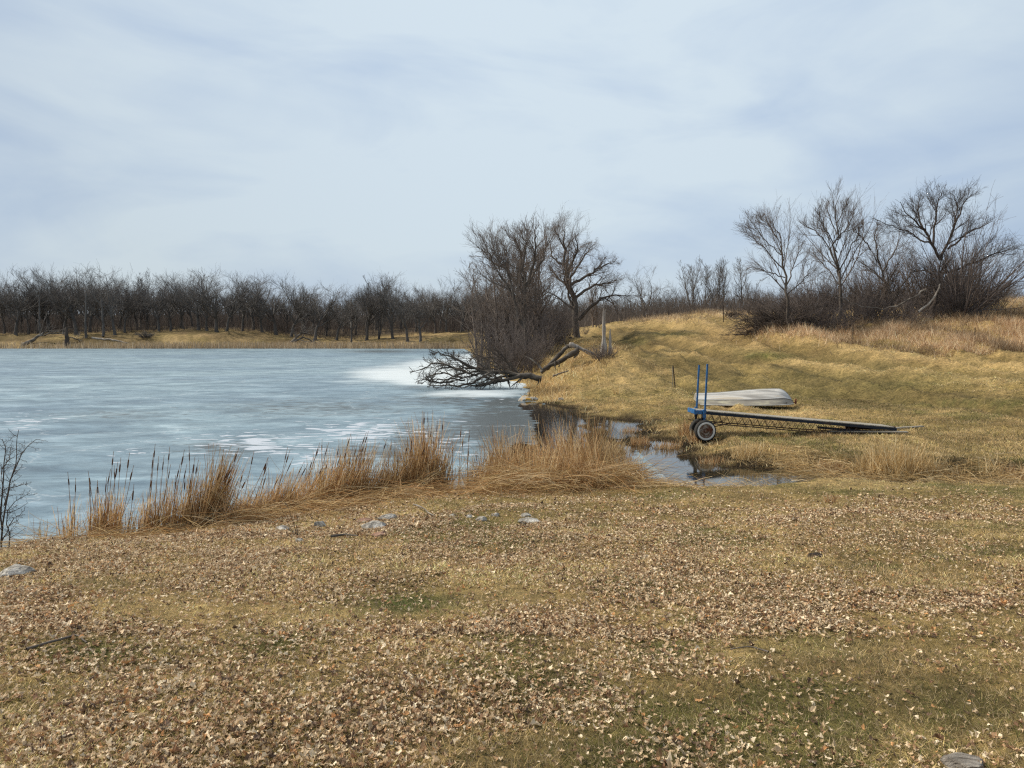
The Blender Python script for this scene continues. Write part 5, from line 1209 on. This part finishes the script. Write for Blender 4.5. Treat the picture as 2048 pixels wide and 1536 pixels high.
def boat():
    gL = G(1396, 815); D = 30.0
    c0 = at(1390, 812, D + .4); c1 = at(1586, 809, D - .1)
    x0, y0 = c0[0], c0[1]; x1, y1 = c1[0], c1[1]
    L = math.hypot(x1 - x0, y1 - y0); rz = math.atan2(y1 - y0, x1 - x0)
    z0 = max(Hs(x0, y0), Hs(x1, y1), Hs((x0 + x1) / 2, y0)) - .10
    root = empty('boat', (x0, y0, z0), 'upturned silver aluminium rowing boat lying on the grass', 'boat', rz=rz)
    NS = 34
    def sect(t):
        # t 0 transom .. 1 bow ; returns half widths and heights (boat is upside down: keel up)
        f = max(0., (t - .62) / .38)
        taper = math.sqrt(max(0., 1 - f ** 2.6))
        gw = .70 * (.90 + .10 * math.sin(min(t, .6) / .6 * math.pi / 2)) * (taper * .97 + .03)
        cw = gw * (.80 - .10 * f)
        keel = (.42 + .21 * ss(0, .85, np.array(t))) 
        bowdrop = .52 * max(0., (t - .84) / .16) ** 2.2
        kz = float(keel) - bowdrop; cz = float(.20 + .06 * t) - bowdrop * .30 + .06 * f
        cz = min(cz, kz - .01); return gw, cw, float(kz), cz
    hv, sv = [], []
    for i_ in range(NS):
        t = i_ / (NS - 1); t = 1 - (1 - t) ** 1.35; gw, cw, kz, cz = sect(t); xx = t * L
        gz = 0.02 + .05 * t ** 3
        row = []
        for j in range(-6, 7):
            a = j / 6.; yy = cw * a; zz = cz + (kz - cz) * (1 - abs(a) ** 1.7) 
            row.append((xx, yy, zz))
        hv.append(row)
        sv.append([(xx, cw, cz), (xx, cw + (gw - cw) * .5 + .012, cz * .5 + gz * .5), (xx, gw, gz), (xx, -cw, cz), (xx, -(cw + (gw - cw) * .5 + .012), cz * .5 + gz * .5), (xx, -gw, gz)])
    def grid(name, rows, mat, smooth=True):
        Rr = np.array(rows); n_, m_ = Rr.shape[:2]; i = (np.arange(n_ - 1)[:, None] * m_ + np.arange(m_ - 1)[None]).ravel()
        return mesh_np(name, Rr.reshape(-1, 3), [np.stack([i, i + 1, i + m_ + 1, i + m_], 1)], mat, root, smooth=smooth)
    grid('hull_bottom', hv, M_hull)
    grid('hull_side', [s[0:3] for s in sv], M_hull2); grid('hull_side', [s[3:6] for s in sv], M_hull2)
    gw, cw, kz, cz = sect(0.)
    tr = [(-.004, v[1], v[2]) for v in hv[0]]
    V = np.array(tr + [(-.004, gw, .02), (-.004, -gw, .02), (-.004, 0, .02)]); n_ = len(tr)
    tris = [(i_, i_ + 1, n_ + 2) for i_ in range(n_ - 1)] + [(n_ - 1, n_, n_ + 2), (n_ + 1, 0, n_ + 2)]
    mesh_np('transom', V, [np.array(tris)], M_hull2, root)
    def rail(name, pts, r_, mat, S=6):
        T = Tubes(); T.add(np.array(pts), np.full(len(pts), r_), S); T.build(name, mat, root)
    for s in (1, -1):
        rail('gunwale', [(v[2][0], s * v[2][1] * 1.005, v[2][2] - .004) for v in sv], .022, M_hull)
        rail('chine_rail', [(v[0][0], s * (v[0][1] + .006), v[0][2]) for v in sv], .010, M_rubdark)
    rail('keel_strip', [(r_[6][0], 0, r_[6][2] + .004) for r_ in hv], .014, M_hull2)
    for a in (.42, -.42): rail('strake', [(r_[6][0], r_[6][1] + a * sect(0.3)[1] * (1 if i_ < 24 else max(.02, 1 - (i_ - 23) / 11)), r_[6][2] - .028 - .015 * (i_ / NS)) for i_, r_ in enumerate(hv[:24])], .008, M_hull)
    # bow eye and rusty bow fitting, transom corner
    T = Tubes(); T.add(np.array([[L - .38, -.50, .10], [L - .36, -.53, .14], [L - .33, -.51, .16]]), np.array([.016, .02, .012]), 6); T.build('oarlock', M_rubdark, root)
    bm = bmesh.new()
    bmesh.ops.create_cube(bm, size=1); bmesh.ops.scale(bm, vec=(.05, .09, .20), verts=bm.verts); bmesh.ops.bevel(bm, geom=bm.edges[:], offset=.01, segments=2, affect='EDGES')
    bmesh.ops.translate(bm, vec=(L + .10, 0, .14), verts=bm.verts)
    me = bpy.data.meshes.new('bow_bracket'); bm.to_mesh(me); bm.free(); me.materials.append(M_rust); o = bpy.data.objects.new('bow_bracket', me); sc.collection.objects.link(o); o.parent = root
    T = Tubes(); T.add(np.array([[L - .02, 0, .10], [L + .10, 0, .10]]), np.array([.02, .02]), 6); T.build('bow_arm', M_rust, root)
    T = Tubes(); T.add(np.array([[-.03, .45, .32], [-.06, .45, .36], [-.06, .45, .42], [.0, .44, .45]]), np.array([.015, .015, .015, .012]), 6); T.build('corner_handle', M_rubdark, root)
boat()

# ------------------------------------------------------------------ roll-in dock
M_blue = mat_noise('blue_paint', [(.3, (.012, .06, .17)), (.54, (.025, .13, .31)), (.59, (.03, .09, .19)), (.64, (.10, .045, .025))], 9, rough=.5, spec=.4, bs=.1)
M_navy = mat_noise('dark_painted_steel', [(.3, (.007, .009, .014)), (.55, (.009, .017, .034)), (.75, (.05, .03, .022))], 3, rough=.6, spec=.3, bs=.2, stretch=(.6, 3, 3))
M_board = mat_noise('grey_deck_board', [(.3, (.16, .145, .12)), (.7, (.36, .335, .29))], 4, bs=.5, bd=.01, stretch=(8, .5, 1))
M_tyre = mat_noise('tyre_rubber', [(.3, (.016, .016, .016)), (.7, (.045, .042, .038))], 8, bs=.3)
M_white = mat_noise('whitewall', [(.3, (.50, .48, .43)), (.7, (.74, .72, .67))], 9, bs=.1)
M_hub = mat_noise('hub_dirty', [(.35, (.34, .31, .27)), (.48, (.16, .11, .08)), (.62, (.13, .045, .022))], 9, bs=.3)
M_tube = mat_noise('rusty_truss', [(.3, (.04, .028, .022)), (.7, (.12, .075, .05))], 12, bs=.2)
def boxmesh(name, cx, cy, cz, sx, sy, sz, mat, par, bev=.006, rot=None):
    bm = bmesh.new(); bmesh.ops.create_cube(bm, size=1); bmesh.ops.scale(bm, vec=(sx, sy, sz), verts=bm.verts)
    if bev: bmesh.ops.bevel(bm, geom=bm.edges[:], offset=bev, segments=2, affect='EDGES')
    me = bpy.data.meshes.new(name); bm.to_mesh(me); bm.free(); me.materials.append(mat)
    o = bpy.data.objects.new(name, me); sc.collection.objects.link(o); o.location = (cx, cy, cz); o.parent = par
    if rot: o.rotation_euler = rot
    return o
def lathe(name, prof, cx, cy, cz, mat, par, S=40):
    """revolve (radius, y) profile round the y axis"""
    V = []; n_ = len(prof)
    for i_ in range(S):
        a = i_ / S * 6.28318
        for rr, yy in prof: V.append((rr * math.cos(a), yy, rr * math.sin(a)))
    q = [(i_ * n_ + j, ((i_ + 1) % S) * n_ + j, ((i_ + 1) % S) * n_ + j + 1, i_ * n_ + j + 1) for i_ in range(S) for j in range(n_ - 1)]
    o = mesh_np(name, np.array(V), [np.array(q)], mat, par, smooth=True); o.location = (cx, cy, cz); return o
def dock():
    D = 20.4
    w0 = at(1407, 871, D); zg = Hs(w0[0], w0[1])
    a = at(1392, 822, D); b = at(1790, 856, D + .5)
    root = empty('dock_section', (a[0], a[1], zg), 'long roll-in dock section on wheels with two blue uprights', 'dock', rz=math.atan2(b[1] - a[1], b[0] - a[0]))
    L = math.hypot(b[0] - a[0], b[1] - a[1]); zA = a[2] - zg; zB = b[2] - zg; W_ = .60
    slope = math.atan2(zB - zA, L); LL = math.hypot(L, zB - zA)
    fr = bpy.data.objects.new('deck_frame', None)
    # frame members are placed in a tilted frame through explicit coordinates
    def pt(s, yy, dz): # s along the deck, yy across (0 near .. W far), dz normal offset
        return (s * math.cos(slope) - dz * math.sin(slope) * 1.0, yy, zA + s * math.sin(slope) + dz * math.cos(slope))
    def beam(name, s0, s1, yy, dz, w_, h_, mat):
        p0, p1 = pt(s0, yy, dz), pt(s1, yy, dz); c = [(p0[i] + p1[i]) / 2 for i in range(3)]
        return boxmesh(name, c[0], c[1], c[2], s1 - s0, w_, h_, mat, root, .005, (0, -slope, 0))
    near_r = beam('side_rail', 0, LL, 0, -.034, .045, .066, M_navy)
    far_r = beam('side_rail', 0, LL, W_, -.034, .045, .066, M_navy)
    beam('end_rail', LL + .003, LL + .05, W_ / 2, -.045, W_ + .05, .085, M_navy)
    nb = 38
    for i_ in range(nb):
        s0 = .03 + i_ * (LL - .04) / nb
        p = pt(s0 + .065, W_ / 2, .014 + random.uniform(-.003, .003))
        boxmesh('deck_board', p[0], p[1], p[2], (LL - .04) / nb - .012, W_ + .02, .026, M_board, root, .003, (0, -slope, 0))
    # truss: lower chord and zig-zag webs on both sides
    for yy in (0, W_):
        lo = [(s, -.30 + .06 * max(0, (s - LL * .55) / (LL * .45))) for s in np.linspace(.02, LL * .90, 24)]
        T = Tubes(); T.add(np.array([pt(s, yy, dz) for s, dz in lo]), np.full(24, .016), 6); T.build('lower_chord', M_tube, root)
        zz = []
        nz = 44
        for i_ in range(nz): 
            s = .12 + i_ * (LL * .86 - .12) / nz; zz.append(pt(s, yy, -.095 if i_ % 2 else -.29 + .06 * max(0, (s - LL * .55) / (LL * .45))))
        T = Tubes(); P = np.array([[zz[i_], zz[i_ + 1]] for i_ in range(nz - 1)]); T.add(P, np.full((nz - 1, 2), .007), 5); T.build('truss_web', M_tube, root)
    # blue uprights and their sockets
    for (pb, ptop, yy) in (((1397, 820), (1403, 730), 0.0), ((1409, 822), (1415, 728), 0.0)):
        Dk = D + (W_ + .06 if pb[0] < 1400 else -.055)
        u0 = at(pb[0], pb[1], Dk); u1 = at(ptop[0], ptop[1], Dk)
        xb = (u0[0] - a[0]); xt = (u1[0] - a[0]); h_ = u1[2] - zg
        yv = -.055 if pb[0] > 1400 else .02 + W_ * .0
        if pb[0] < 1400: yv = W_ + .06
        c = ((xb + xt) / 2, yv, (h_ + zA - .30) / 2); ln = math.hypot(xt - xb, h_ - zA + .30)
        o = boxmesh('upright_post', c[0], c[1], c[2], .044, .044, ln, M_blue, root, .006, (0, math.atan2(xt - xb, h_ - zA + .25), 0))
        boxmesh('socket', xb - .005, yv, zA - .07, .085, .085, .22, M_blue, root, .008)
    boxmesh('end_bracket', .05, -.045, zA - .03, .22, .03, .11, M_blue, root, .008)
    boxmesh('end_bracket', -.02, W_ / 2, zA - .02, .05, W_ - .04, .12, M_blue, root, .008)
    # wheels on an axle hung from legs
    wx = w0[0] - a[0]; rw = .285
    for yy, sgn in ((-.14, -1), (.26, 1)):
        wh = bpy.data.objects.new('wheel', None); sc.collection.objects.link(wh); wh.parent = root; wh.location = (wx, yy, rw - .02)
        tp_ = [(.185, -.07), (.21, -.082), (.245, -.085), (.272, -.072), (.285, -.045), (.285, .045), (.272, .072), (.245, .085), (.21, .082), (.185, .07)]
        lathe('tyre', tp_, 0, 0, 0, M_tyre, wh)
        o1 = sgn * .087
        lathe('whitewall', [(.190, o1 * .97), (.200, o1 * 1.0), (.232, o1 * 1.02), (.240, o1 * .97)], 0, 0, 0, M_white, wh)
        lathe('rim', [(.19, sgn * .068), (.175, sgn * .072), (.16, sgn * .045), (.12, sgn * .040), (.115, sgn * .062), (.075, sgn * .070), (.07, sgn * .05), (.035, sgn * .05), (.03, sgn * .085), (0.001, sgn * .088)], 0, 0, 0, M_hub, wh)
    T = Tubes(); T.add(np.array([[wx, -.14, rw - .02], [wx, .26, rw - .02]]), np.array([.02, .02]), 8); T.build('axle', M_tube, root)
    for yy in (.03, W_ - .03): boxmesh('axle_leg', wx - .02, yy, (zA - .09 + rw) / 2, .05, .05, zA - .09 - rw + .06, M_navy, root, .006)
    for yy in (0.04, W_ - .04):
        T = Tubes(); T.add(np.array([[wx, yy, rw], [wx + .75, yy, zA - .09 - .25]]), np.array([.014, .014]), 6); T.build('brace', M_tube, root)
    beam('skid', LL * .62, LL * .99, .10, -.17, .05, .06, M_navy)
    boxmesh('foot_block', LL * math.cos(slope) - .12, W_ / 2, (zB - .12) / 2, .09, W_ * .8, max(.06, zB - .13), M_tube, root, .006)
dock()
# planks lying at the low end
def plank(px0, py0, px1, py1, wd, th, lab, mat=M_board):
    p = hit([px0, px1], [py0, py1], H); c = p.mean(0); d = p[1] - p[0]; L = np.linalg.norm(d[:2])
    z_ = max(Hs(*p[0][:2]), Hs(*p[1][:2]), Hs(c[0], c[1])) + th / 2 + .03
    o = boxmesh('plank', c[0], c[1], z_, L, wd, th, mat, None, .005, (0, -math.atan2(d[2], L) * .6, math.atan2(d[1], d[0]))); tag(o, lab, 'plank', 'planks at the low end of the dock')
plank(1655, 866, 1815, 868, .14, .035, 'long weathered plank lying in front of the dock end')
plank(1770, 862, 1845, 858, .12, .035, 'grey plank sticking out beyond the dock end')
plank(1690, 862, 1790, 862, .10, .09, 'dark timber under the low end of the dock', M_tube)
